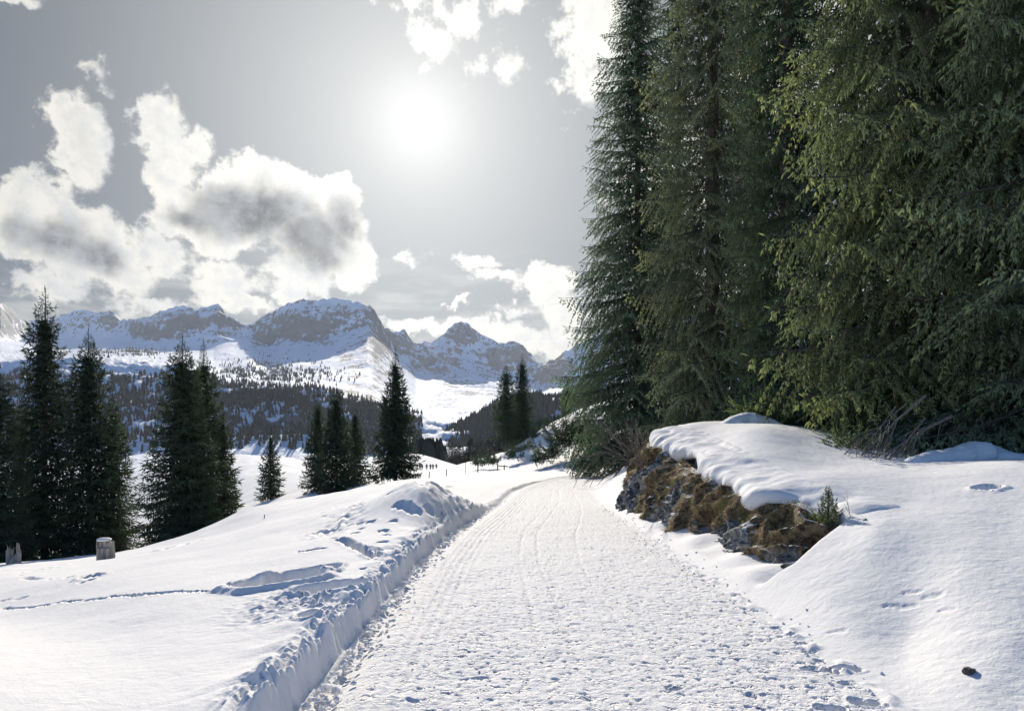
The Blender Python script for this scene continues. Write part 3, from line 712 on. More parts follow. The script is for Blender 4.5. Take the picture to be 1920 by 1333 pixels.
# ------------------------------------------------------------------ far woods: many small conifers, one mesh each wood
def far_conifers(name, pts, hts, label, seg=5):
    rr = np.random.default_rng(len(pts)); n = len(pts)
    tiers = [(0.02, 0.72, 0.20), (0.36, 1.0, 0.14)]
    V, T = [], []
    base_i = 0
    a = np.arange(seg) * 2 * math.pi / seg
    for z0, z1, rad in tiers:
        ph = rr.random(n)[:, None] * 6
        jr = rr.uniform(0.75, 1.25, (n, seg)) * rad * rr.uniform(.8, 1.2, n)[:, None]
        ring = np.stack([pts[:, None, 0] + np.cos(a + ph) * jr * hts[:, None], pts[:, None, 1] + np.sin(a + ph) * jr * hts[:, None], pts[:, None, 2] + (z0 + 0 * jr) * hts[:, None]], -1)
        tip = pts + np.stack([0 * hts, 0 * hts, z1 * hts], -1)
        V.append(np.concatenate([ring, tip[:, None]], 1).reshape(-1, 3))
        b = base_i + np.arange(n)[:, None] * (seg + 1)
        T.append(np.stack([b + np.arange(seg), b + (np.arange(seg) + 1) % seg, b + seg + 0 * np.arange(seg)], -1).reshape(-1, 3))
        base_i += n * (seg + 1)
    o = link(name, new_mesh(name, np.concatenate(V), np.concatenate(T), M_FAR_NEEDLE, smooth=False))
    tag(o, label, kind='stuff'); return o
def scatter(sheet, count, dens_fn, hmin, hmax, seed):
    X, Ym, z, fr, px, py = sheet; rr = np.random.default_rng(seed)
    w = np.clip(dens_fn(px, py, fr, X, Ym), 0, None)
    area = np.zeros_like(w); area[:-1, :-1] = np.abs((X[:-1, 1:] - X[:-1, :-1]) * (Ym[1:, :-1] - Ym[:-1, :-1]))
    p = (w * area).ravel(); p /= p.sum()
    k = rr.choice(len(p), count, p=p); i, j = np.unravel_index(k, w.shape); i = np.minimum(i, w.shape[0] - 2); j = np.minimum(j, w.shape[1] - 2)
    s, t = rr.random(count), rr.random(count)
    def bl(A): return (A[i, j] * (1 - s) + A[i, j + 1] * s) * (1 - t) + (A[i + 1, j] * (1 - s) + A[i + 1, j + 1] * s) * t
    return np.stack([bl(X), bl(Ym), bl(z) - 1], -1), rr.uniform(hmin, hmax, count)
def d_range(px, py, fr, X, Y):
    n = fbm(X / 260, Y / 200, 4, 151)
    core = sst(py, 698, 722) * sst(fr, 1.0, 1.2) * (1 - sst(fr, 1.85, 2.08)) * (px < 790)
    edge = np.exp(-(((px - 500) / 85) ** 2 + ((py - 700) / 20) ** 2)) * 0.5 + np.exp(-(((px - 590) / 60) ** 2 + ((py - 703) / 10) ** 2)) * .35 + np.exp(-(((px - 240) / 60) ** 2 + ((py - 662) / 5) ** 2)) * .3 \
        + np.exp(-(((px - 430) / 30) ** 2 + ((py - 712) / 25) ** 2)) * .4 + np.exp(-(((px - 555) / 30) ** 2 + ((py - 740) / 12) ** 2)) * .5
    streak = sst(n + 0.5 * perlin(X / 60, Y / 240, 155), -0.42, -0.05)
    return core * streak + .45 * edge * sst(perlin(X / 40, Y / 60, 157), -0.1, .3)
p, h = scatter(MAIN, 12500, d_range, 13, 26, 1); far_conifers('mountain_forest', p, h, 'distant conifer forest on the mountain flank')
def d_spur(px, py, fr, X, Y):
    return (sst(fr, .9, 1.0) * (1 - sst(fr, 2.15, 2.4))) * (0.12 + sst(perlin(X / 50, Y / 72, 161) + .5 * perlin(X / 19, Y / 53, 162), -0.05, 0.25) + 2.5 * np.exp(-((fr - 1.95) / .15) ** 2))
p, h = scatter(SPURS, 6500, d_spur, 12, 22, 2); far_conifers('spur_forest', p, h, 'hazy conifer forest on the steep spur')
def d_vr(px, py, fr, X, Y): return sst(fr, 0.9, 1.1) * (1 - sst(fr, 2.15, 2.3)) * (px < 1130) * sst(perlin(X / 80, Y / 110, 171) + .4 * perlin(X / 30, Y / 90, 172), -0.5, 0.0)
p, h = scatter(VRS, 6500, d_vr, 20, 34, 3); far_conifers('valley_forest', p, h, 'grey green conifer forest on the valley side')

# ------------------------------------------------------------------ spruce boughs
GROWTH_LIGHTS = []; GROWTH_LIGHT = [0.5]  # tone per shoot: young growth plus painted tip light and inner shade
def shoot(V, T, M, p, d, l, r, needles, nl):
    """one shoot: slim body and needles; GROWTH_LIGHT[0] mixes paler young growth with painted light on the ends and shade further in"""
    if not V: GROWTH_LIGHTS.clear()
    d = d / (np.linalg.norm(d) + 1e-9)
    ref = np.array([0, 0, 1.0]) if abs(d[2]) < 0.9 else np.array([1.0, 0, 0])
    u = np.cross(d, ref); u /= np.linalg.norm(u); w = np.cross(u, d)
    gr_light = min(1.0, max(0.0, GROWTH_LIGHT[0] + random.uniform(-.22, .22)))
    b = len(V); a0 = random.random() * 6.28
    V.append(p); GROWTH_LIGHTS.append(gr_light * .35)
    for k in range(4):
        a = a0 + k * math.pi / 2; V.append(p + d * l * random.uniform(.35, .6) + (u * math.cos(a) + w * math.sin(a)) * r); GROWTH_LIGHTS.append(gr_light * .7)
    V.append(p + d * l); GROWTH_LIGHTS.append(min(1, gr_light * 1.15))
    for k in range(4):
        q, s = b + 1 + k, b + 1 + (k + 1) % 4
        T.append((b, s, q)); T.append((b + 5, q, s)); M.append(0); M.append(0)
    for k in range(needles):
        a = random.random() * 6.28; rad = u * math.cos(a) + w * math.sin(a); t = random.uniform(.08, 1.0)
        c = p + d * l * t; side = np.cross(rad, d) * nl * 0.12
        b = len(V); V.append(c + side); V.append(c - side); V.append(c + (rad * random.uniform(.75, 1) + d * .75) * nl)
        g = gr_light * (.45 + .65 * t); GROWTH_LIGHTS.extend((g * .7, g * .7, g)); T.append((b, b + 1, b + 2)); M.append(0)
def make_bough(name, L, tw_step, sh_step, sl, sr, needles, nl, droop=0.22, hang=0.5, width=0.42, seed=0, bare=0.12):
    random.seed(seed); V, T, M = [], [], []
    def spine(t): return np.array([L * t, 0.04 * L * math.sin(t * 3 + seed), -droop * L * (t ** 1.3) + 0.16 * L * max(0, t - .55) ** 1.5 * 2.0])
    mb = MB(); ts = np.linspace(0, 1, 9)
    tube(mb, [spine(t) for t in ts], 0.0085 * L * (1 - ts * .85) + .002, 4, 1)
    t = bare; side = 1
    while t < 1.0:
        side = -side
        base = spine(t); tl = width * L * (math.sin(math.pi * min(1, (t + .12)) ** 0.75) * .85 + .12) * random.uniform(.65, 1.1)
        tl = min(tl, (1.04 - t) * L * 0.9 + sl)
        fwd = random.uniform(.55, .95); dv = np.array([fwd, side * 1.0, random.uniform(-.25, .18)]); dv /= np.linalg.norm(dv)
        n = max(2, int(tl / sh_step)); pts = []
        for k in range(n + 1):
            s = k / n; q = base + dv * tl * s + np.array([0, 0, -hang * tl * s ** 1.6]); pts.append(q)
        if tl > .25: tube(mb, pts[::max(1, n // 3)], 0.004, 3, 1, cap=False)
        for k in range(1, n + 1):
            GROWTH_LIGHT[0] = .18 + .55 * (k / n) ** 1.2 + .25 * t ** 2  # paler towards twig and bough ends, inner shoots painted darker like shade
            tang = pts[k] - pts[k - 1]; tang /= np.linalg.norm(tang) + 1e-9
            perp = np.cross(tang, [0, 0, 1]); perp /= np.linalg.norm(perp) + 1e-9
            for sgn in (1, -1):
                if random.random() < .12: continue
                dd = tang * .85 + perp * sgn * random.uniform(.5, 1.0) + np.array([0, 0, random.uniform(-.75, .25) - hang * .4])
                shoot(V, T, M, pts[k], dd, sl * random.uniform(.6, 1.25) * (1 - .3 * k / n), sr * random.uniform(.8, 1.2), needles, nl)
            if random.random() < .35 + hang * .3:
                shoot(V, T, M, pts[k], np.array([random.uniform(-.3, .5), random.uniform(-.4, .4), -1.0]), sl * random.uniform(.8, 1.7), sr, needles, nl)
        shoot(V, T, M, pts[-1], pts[-1] - pts[-2], sl * 1.2, sr, needles, nl)
        t += tw_step / L * random.uniform(.7, 1.3)
    GROWTH_LIGHT[0] = .95
    shoot(V, T, M, spine(1) - np.array([.05, 0, 0]), np.array([1, 0, .35]), sl * 1.4, sr, needles, nl)
    mb.put(np.array(V), T, 0, GROWTH_LIGHTS); mb.M[-1] = np.array(M)
    GROWTH_LIGHT[0] = .5
    return mb.mesh(name, [M_NEEDLE, M_BARK])
BIG = {}    # native length -> meshes
for L, ns in ((3.4, 4), (1.9, 3), (0.9, 2)):
    BIG[L] = [make_bough('spruce_bough', L, .135, .075, .125, .019, 11, .034, width=.56, hang=.55 + .35 * (i % 2), seed=11 * i + int(L * 10)) for i in range(ns)]
MID = {}
for L, ns in ((3.0, 3), (1.6, 3), (0.7, 2)):
    MID[L] = [make_bough('spruce_bough', L, .17, .16, .25, .026, 5, .06, droop=.14, hang=.22, width=.42, seed=90 + 7 * i + int(L * 10)) for i in range(ns)]
SMALL = {1.0: [make_bough('spruce_bough', 1.0, .20, .17, .32, .05, 7, .11, droop=-.2, hang=-.05, width=.40, seed=200 + i) for i in range(3)]}

def fill_mesh(H, R, lines, per, sl, sr, power, seed):
    rr = random.Random(seed); random.seed(seed); V, T, M = [], [], []; az = 0; GROWTH_LIGHT[0] = .22  # low tone paints the crown filling dark, as if shaded
    for k in range(lines):
        f = (k + rr.random()) / lines; z = .5 + (H - .6) * f; az += 2.399 + rr.uniform(-.4, .4)
        L = R * (1 - f) ** power * rr.uniform(.35, .74) + .05; d = np.array([math.cos(az), math.sin(az), 0]); up = -.15 + .5 * f
        for s_ in range(per):
            t = (s_ + rr.random()) / per; t = .12 + .88 * t
            q = np.array([0, 0, z]) + d * L * t + np.array([0, 0, L * (up * t - .28 * t * t)]) + np.array([rr.gauss(0, 1), rr.gauss(0, 1), 0]) * .13 * L ** .5
            dd = d * rr.uniform(-.1, .8) + np.array([rr.uniform(-.6, .6), rr.uniform(-.6, .6), -rr.uniform(.1, 1.3)])
            shoot(V, T, M, q, dd, sl * rr.uniform(.6, 1.3), sr * rr.uniform(.7, 1.2), 3, sl * .28)
    GROWTH_LIGHT[0] = .5; mb = MB(); mb.put(np.array(V), T, 0, GROWTH_LIGHTS); return mb.mesh('inner_foliage', [M_NEEDLE])
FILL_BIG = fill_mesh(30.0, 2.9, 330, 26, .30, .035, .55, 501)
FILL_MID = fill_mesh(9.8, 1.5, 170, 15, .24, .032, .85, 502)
def trunk_mesh(H, r0, seed, sides=9):
    rr = random.Random(seed); n = 12; mb = MB()
    pts = []; ox = oy = 0
    for i in range(n):
        t = i / (n - 1); ox += rr.uniform(-.02, .02) * H * .06; oy += rr.uniform(-.02, .02) * H * .06
        pts.append((ox, oy, -0.6 + (H + 0.6) * t))
    rad = [r0 * (1 - i / (n - 1)) ** 0.9 * (1.35 if i == 0 else 1) + .012 for i in range(n)]
    tube(mb, pts, rad, sides); return mb.mesh('trunk', [M_BARK], True)

def spruce(name, label, x, y, z, H, R, nb, power=.6, tint=(1, 1, 1), lib=BIG, z0=0.4, seed=0, group=None, cat='spruce tree', low=1.0, top_up=.55, bot_down=-.12, fpow=1.1, lean=(0, 0), skip=None, r0=None, irregular=.22, lk=1.0):
    rr = random.Random(seed)
    root = bpy.data.objects.new(name, None); COL.objects.link(root); root.location = (x, y, z)
    tag(root, label, cat, group)
    tr = link('trunk', trunk_mesh(H, r0 or (0.008 * H + .03), seed), root)
    lens = sorted(lib.keys())
    az = rr.random() * 6.28
    nmatch = [rr.uniform(0, 6.28) for _ in range(4)]
    for k in range(nb):
        f = ((k + rr.random()) / nb) ** fpow
        zz = z0 + (H - z0) * f * .985
        if lib is SMALL: az += 2.399
        else:
            az += 2.399 + rr.uniform(-.3, .3)
            if lib is BIG:                               # whorls: six boughs at nearly one level
                wh = k // 6; nw = max(1, nb // 6); f = min(.98, max(0.0, (wh + .5 + rr.uniform(-.12, .12)) / nw)) ** fpow; zz = z0 + (H - z0) * f * .985
                az = wh * 2.399 + (k % 6) * 1.0472 + rr.uniform(-.3, .3)
        a = az % 6.2832
        if skip and skip(a, f, rr): continue
        prof = (1 - f) ** power * (low + (1 - low) * min(1, f * 5)) * (1 - irregular * .5 * (1 + math.sin(zz * 1.1 + nmatch[0] + 2 * a)) * .6)
        Lb = max(((0.30 * (1 - f) ** .5 + .06) if lib is MID else 0.16) * (R ** .5), R * prof * rr.uniform(1 - irregular, 1 + irregular * .45) * lk)
        nat = min(lens, key=lambda q: abs(math.log(q / Lb)))
        me = rr.choice(lib[nat]); s = Lb / nat
        b = bpy.data.objects.new('bough', me); COL.objects.link(b); b.parent = root
        pitch = bot_down + (top_up - bot_down) * (f ** 1.6) + rr.uniform(-.12, .12)
        b.location = (0.0, 0.0, zz)
        b.rotation_euler = (rr.uniform(-.25, .25), -pitch, a)
        b.scale = (s, s * rr.uniform(.85, 1.15), s * rr.uniform(.9, 1.2))
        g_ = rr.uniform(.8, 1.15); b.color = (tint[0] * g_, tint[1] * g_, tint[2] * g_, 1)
    if lib is not SMALL:
        big_ = lib is BIG
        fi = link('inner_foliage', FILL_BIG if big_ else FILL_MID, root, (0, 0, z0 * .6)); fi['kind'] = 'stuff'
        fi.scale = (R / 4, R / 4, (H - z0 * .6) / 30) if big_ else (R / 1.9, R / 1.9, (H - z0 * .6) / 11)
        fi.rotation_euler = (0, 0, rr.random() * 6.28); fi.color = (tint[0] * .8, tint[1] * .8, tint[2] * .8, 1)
    # leading shoot
    mb = MB(); V, T, M = [], [], []
    shoot(V, T, M, np.array([0, 0, H * .98]), np.array([0, 0, 1.0]), min(.55, H * .09), min(.03, H * .012), 10, min(.05, H * .03)); mb.put(np.array(V), T, 0, GROWTH_LIGHTS)
    ld = link('leading_shoot', mb.mesh('leading_shoot', [M_NEEDLE]), root); ld.color = (*tint, 1)
    return root

GR = 'tall spruces crowding above the right bank'
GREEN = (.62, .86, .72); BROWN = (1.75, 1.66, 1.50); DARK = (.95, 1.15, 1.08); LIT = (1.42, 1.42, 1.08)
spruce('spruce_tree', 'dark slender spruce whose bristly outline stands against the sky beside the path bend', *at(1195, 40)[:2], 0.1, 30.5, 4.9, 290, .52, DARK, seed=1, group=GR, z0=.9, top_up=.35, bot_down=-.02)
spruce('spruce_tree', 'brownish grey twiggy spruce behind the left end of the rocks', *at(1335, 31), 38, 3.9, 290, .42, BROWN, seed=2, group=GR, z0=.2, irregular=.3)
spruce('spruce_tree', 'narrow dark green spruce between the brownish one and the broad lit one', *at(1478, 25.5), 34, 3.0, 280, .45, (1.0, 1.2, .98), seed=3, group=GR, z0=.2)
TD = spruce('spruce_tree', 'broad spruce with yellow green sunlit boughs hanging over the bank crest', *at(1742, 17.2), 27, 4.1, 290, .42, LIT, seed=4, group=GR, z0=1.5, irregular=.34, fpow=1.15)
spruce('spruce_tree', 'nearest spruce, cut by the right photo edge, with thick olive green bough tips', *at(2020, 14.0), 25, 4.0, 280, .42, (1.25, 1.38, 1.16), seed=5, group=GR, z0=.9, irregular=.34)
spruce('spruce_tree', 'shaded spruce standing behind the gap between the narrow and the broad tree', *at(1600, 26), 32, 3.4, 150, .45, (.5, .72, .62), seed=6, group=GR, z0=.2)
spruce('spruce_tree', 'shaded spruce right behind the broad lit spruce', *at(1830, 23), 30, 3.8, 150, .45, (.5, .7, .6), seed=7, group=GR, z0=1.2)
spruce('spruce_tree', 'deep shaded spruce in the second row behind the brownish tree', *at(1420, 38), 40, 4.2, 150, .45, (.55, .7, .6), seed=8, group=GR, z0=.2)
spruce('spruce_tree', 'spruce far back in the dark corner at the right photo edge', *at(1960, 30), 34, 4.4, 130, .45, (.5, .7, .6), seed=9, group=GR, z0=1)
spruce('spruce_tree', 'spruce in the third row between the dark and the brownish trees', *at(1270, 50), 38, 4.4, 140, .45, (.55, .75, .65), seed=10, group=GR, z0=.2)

GL = 'dark spruces standing on the slope left of the path'
def leftspruce(label, px, pytop, pybase, Y, wpx, nb, seed, tint=(.50, .66, .58), power=.81, **kw):
    x = (px - CX) / F * Y; zb = CAMZ - (pybase - HY) / F * Y
    zt = CAMZ - (pytop - HY) / F * Y; R = wpx * 1.17 / F * Y; nb = min(280, int(nb * 1.3))
    return spruce('spruce_tree', label, x, Y, zb, zt - zb, R, nb, power, tuple(q * .8 for q in tint), lib=MID, seed=seed, group=GL, r0=.011 * (zt - zb) + .02, **kw)
leftspruce('cut off spruce at the left photo edge behind the pale stump', -12, 660, 1066, 38, 72, 170, 21, power=.68, z0=.3)
leftspruce('tallest and airiest spruce of the left clump with open ragged crown', 84, 540, 1052, 42, 92, 170, 22, power=.70, z0=.8, irregular=.42, tint=(.42, .56, .50), low=.8)
leftspruce('spruce with regular upswept boughs right of the tallest one', 166, 618, 1045, 43, 84, 190, 23, power=.70, z0=.5, top_up=.75)
leftspruce('lower spruce filling the right flank of the left clump', 212, 742, 1040, 45, 50, 150, 24, power=.68, z0=.5, tint=(.58, .72, .58))
leftspruce('dense pointed spruce, left one of the broad double crown', 342, 632, 1022, 40, 84, 220, 25, power=.70, z0=.4, irregular=.18)
leftspruce('spruce with sparse open tip, right one of the broad double crown', 381, 640, 1018, 43, 66, 200, 26, power=.80, z0=.6, irregular=.3, tint=(.55, .68, .56))
leftspruce('short spruce closing the right side of the double crown', 418, 765, 995, 44, 34, 130, 27, power=.63, z0=.5, tint=(.6, .72, .58))
leftspruce('spruce filling the dark gap between the two left edge crowns', 40, 760, 1060, 45, 70, 130, 35, power=.63, z0=.4)
leftspruce('small lone spruce on the open snow meadow', 508, 806, 936, 60, 27, 100, 28, power=.81, z0=.3, irregular=.3)
leftspruce('slim grey green spruce, left one of the group of three', 596, 744, 922, 55, 30, 130, 29, power=.70, z0=.3)
leftspruce('darkest and tallest spruce in the middle of the group of three', 631, 724, 938, 50, 40, 170, 30, power=.68, z0=.3, tint=(.40, .54, .48))
leftspruce('right hand spruce of the group of three with a sharp tip', 666, 762, 915, 56, 30, 120, 31, power=.81, z0=.3)
leftspruce('single perfect cone shaped spruce with a visible trunk foot by the fence posts', 742, 657, 914, 46, 46, 210, 32, power=.80, z0=.9, tint=(.40, .52, .48), irregular=.25)
def bareleft(a, f, rr): return f < .3 and rr.random() < .7
leftspruce('spruce with a long bare lower trunk on the hill brow', 949, 682, 851, 92, 32, 150, 33, power=.63, z0=1.5, skip=bareleft)
leftspruce('taller spruce with a thin open tip on the hill brow', 979, 662, 842, 95, 34, 150, 34, power=.81, z0=.5)
leftspruce('faint spruce on the hill top half hidden by the nearest dark tree', 1064, 702, 790, 112, 15, 80, 36, power=.58, z0=.3, tint=(.6, .8, .72))

# young spruce growing from the rocks
x_, y_, z_ = at(1553, 8.75, 1008)
ys_root = spruce('young_spruce', 'tiny young spruce growing out of the mossy rocks under the snow edge', x_, y_, z_, .56, .23, 34, .6, (1.0, 1.1, .75), lib=SMALL, z0=.06, seed=40, cat='young tree', top_up=1.0, bot_down=.5, r0=.008)
ys_root.children[0].data.materials[0] = M_TWIG

# ------------------------------------------------------------------ middle distance conifers one can tell apart
def joined_spruce_mesh(H, R, nb, seed, power=.6):
    rr = random.Random(seed); V, T, M = [], [], []; st = random.getstate(); random.seed(seed)
    az = 0
    for k in range(nb):
        f = (k + rr.random()) / nb; z = .06 * H + H * .92 * f; az += 2.399
        L = R * (1 - f) ** power * rr.uniform(.65, 1.1) + .05 * R
        d = np.array([math.cos(az), math.sin(az), -.15 + .5 * f])
        for s in range(5):
            q = np.array([0, 0, z]) + d * L * (s / 5.0)
            sp = np.array([rr.uniform(-.6, .6), rr.uniform(-.6, .6), rr.uniform(-.4, .1)]) + d
            shoot(V, T, M, q, sp, L * .45 + .1 * R, R * .06, 1, R * .12)
    random.setstate(st)
    mb = MB(); mb.put(np.array(V), T, 0, GROWTH_LIGHTS); return mb.mesh('crown', [M_FAR_NEEDLE])
protos = [joined_spruce_mesh(1.0, .20 + .03 * i, 90, 300 + i) for i in range(3)]
def proto_trunk():
    mb = MB(); tube(mb, [(0, 0, -.05), (0, 0, .5), (0, 0, 1)], [.02, .012, .002], 6); return mb.mesh('trunk', [M_BARK], True)
PT = proto_trunk()
GM = 'small dark spruces beyond the people'
mids = [(843, 822, 868, 235, 'leftmost'), (852, 828, 868, 230, ''), (860, 832, 867, 225, ''), (868, 838, 866, 220, ''), (878, 826, 865, 215, ''), (884, 820, 864, 214, 'tallest'), (892, 834, 862, 210, ''),
        (903, 826, 860, 205, ''), (912, 829, 858, 200, ''), (920, 832, 856, 195, ''), (928, 824, 855, 190, 'rightmost')]
nth = ['', 'second', 'third', 'fourth', 'fifth', '', 'seventh', 'eighth', 'ninth', 'tenth', '']
for i, (px, pt, pb, Yt, w) in enumerate(mids):
    x = (px - CX) / F * Yt; zt = CAMZ - (pt - HY) / F * Yt; zb = CAMZ - (pb + 6 - HY) / F * Yt; H = zt - zb
    r = bpy.data.objects.new('distant_spruce', None); COL.objects.link(r); r.location = (x, Yt, zb)
    lab = (w + ' small dark spruce in the row beyond the walkers') if w else ('small dark spruce, ' + nth[i] + ' from the left, in the row beyond the walkers')
    tag(r, lab, 'spruce tree', GM)
    r.scale = (H, H, H); r.rotation_euler = (0, 0, i * 1.3)
    link('crown', protos[i % 3], r); link('trunk', PT, r)
# dense block of wood behind them
rr = np.random.default_rng(5); n = 420
bx = rr.uniform(780, 836, n); bY = rr.uniform(330, 400, n)
bp = np.stack([(bx - CX) / F * bY, bY, CAMZ - (868 - HY) / F * bY + 0 * bY - 6], -1)
bh = np.clip((HY - 818) / F * bY - bp[:, 2] + rr.uniform(-3, 1.5, n), 4, 40) * np.where(bx > 828, .8, 1)
far_conifers('dense_wood', bp, bh, 'compact dark block of forest beyond the walkers', 6)
n = 900; bx = rr.uniform(836, 1120, n); bY = rr.uniform(420, 560, n)
zt = np.interp(bx, [836, 870, 900, 930, 960, 1000, 1120], [852, 846, 830, 812, 800, 788, 765]) + rr.uniform(-3, 6, n) + (bY < 480) * 8
bp = np.stack([(bx - CX) / F * bY, bY, CAMZ - (zt - HY) / F * bY - 20], -1)
far_conifers('hillside_wood', bp, np.full(n, 20.0) * rr.uniform(.8, 1.05, n), 'dark conifer wood rising behind the hill brow', 6)

# ------------------------------------------------------------------ rocks under the snow edge
import bmesh
def ico(sub):
    bm = bmesh.new(); bmesh.ops.create_icosphere(bm, subdivisions=sub, radius=1.0)
    V = np.array([v.co[:] for v in bm.verts]); T = np.array([[v.index for v in f.verts] for f in bm.faces]); bm.free(); return V, T
ICO5, ICO3, ICO1 = ico(5), ico(3), ico(1)
def rock_mesh(seed, name='boulder', material=None, src=None, cuts=34, rough=.24):
    V, T = src or ICO5; V = V.copy(); rr = np.random.default_rng(seed)
    for _ in range(cuts):
        nrm = rr.normal(size=3); nrm /= np.linalg.norm(nrm); h = rr.uniform(.55, .9)
        d = V @ nrm - h; V -= np.clip(d, 0, None)[:, None] * nrm * .92
    V *= (1 + rough * fbm3(V * 2.2, 4, seed) + rough * .55 * np.abs(fbm3(V * 6, 3, seed + 5)))[:, None]
    V[:, 2] += .05 * np.sin(V[:, 0] * 9 + seed) * .5
    return new_mesh(name, V, T, material or M_ROCK, smooth=False)
ROCKM = [rock_mesh(s) for s in (1, 2, 3, 4)]
def turf_mesh(seed):
    V, T = ICO3; V = V * (1 + .50 * fbm3(V * 1.5, 3, seed) + .25 * fbm3(V * 5, 3, seed + 2))[:, None]
    return new_mesh('turf', V, T, M_TURF, True), V
def blades_mesh(V, seed, n=4200, ln=.5):
    rr = np.random.default_rng(seed); k = rr.integers(0, len(V), n); p = V[k] * rr.uniform(.93, 1.02, n)[:, None] + rr.normal(size=(n, 3)) * .03
    nrm = p / np.linalg.norm(p, axis=1, keepdims=True)
    d = nrm * .75 + np.array([0, 0, -.55]) + rr.normal(size=(n, 3)) * .45; d /= np.linalg.norm(d, axis=1, keepdims=True)
    l = rr.uniform(.4, 1.1, n)[:, None] * ln; s = np.cross(d, rr.normal(size=(n, 3))); s /= np.linalg.norm(s, axis=1, keepdims=True); s *= .014
    mid = p + d * l * .55; tip = p + d * l + np.array([0, 0, -.35]) * l
    VV = np.stack([p + s, p - s, mid - s * .8, mid + s * .8, tip], 1).reshape(-1, 3); b = np.arange(n)[:, None] * 5
    TT = np.concatenate([b + [0, 1, 2], b + [0, 2, 3], b + [3, 2, 4]], 0)
    return new_mesh('dead_grass', VV, TT, M_GRASS, False)
TURF = []
for s in (1, 2, 3):
    tm, tv = turf_mesh(s); TURF.append((tm, blades_mesh(tv, s)))
outcrop = bpy.data.objects.new('rock_outcrop', None); COL.objects.link(outcrop); outcrop.location = (3.2, 12, 0)
tag(outcrop, 'long low rock outcrop with brown dead grass under the overhanging snow edge', 'rock outcrop')
rq = random.Random(12)
def put_rock(px, py, Y, r, sq=(1, 1, 1), mi=None):
    o = link('boulder', ROCKM[mi if mi is not None else rq.randrange(4)], outcrop)
    x, y, z = at(px, Y, py); o.location = (x - 3.2, y - 12, z); o.scale = (r * sq[0], r * sq[1], r * sq[2])
    o.rotation_euler = (rq.uniform(0, 6), rq.uniform(0, 6), rq.uniform(0, 6)) if sq == (1, 1, 1) else (rq.uniform(-.4, .4), rq.uniform(-.4, .4), rq.uniform(0, 6))
def put_turf(px, py, Y, r, sq=(1, 1, 1)):
    k = rq.randrange(3); x, y, z = at(px, Y, py)
    o = link('turf', TURF[k][0], outcrop); o.location = (x - 3.2, y - 12, z); o.scale = (r * sq[0], r * sq[1], r * sq[2]); o.rotation_euler = (0, 0, rq.uniform(0, 6))
    g_ = link('dead_grass', TURF[k][1], o); g_['kind'] = 'stuff'
for a in [(1196, 930, 17.6, .42), (1188, 945, 17.2, .30), (1215, 905, 17.8, .50), (1235, 945, 16.6, .52), (1212, 955, 16.9, .38), (1250, 915, 16.8, .50), (1270, 950, 15.4, .48), (1262, 985, 14.2, .40), (1285, 995, 13.4, .34), (1300, 965, 13.6, .46),
          (1250, 880, 17.6, .45), (1290, 900, 15.4, .45), (1320, 975, 12.8, .40), (1330, 945, 13.2, .45), (1300, 1000, 12.9, .25), (1345, 985, 12.0, .30), (1385, 990, 11.2, .34), (1375, 1005, 10.8, .24), (1340, 950, 12.4, .2),
          (1415, 1000, 10.4, .32), (1440, 1030, 9.5, .30), (1478, 1062, 8.55, .21), (1500, 1058, 8.7, .24), (1455, 1045, 9.0, .20), (1530, 1045, 8.9, .22), (1470, 1020, 9.3, .26), (1500, 1010, 9.4, .32), (1560, 1020, 8.9, .22), (1430, 985, 10.4, .34), (1540, 985, 9.3, .32), (1575, 990, 8.9, .20)]:
    put_rock(*a)
for px, py, Y, r in [(1480, 1072, 8.3, .17), (1505, 1068, 8.4, .15)]: put_rock(px, py, Y, r, (1, 1, .8))
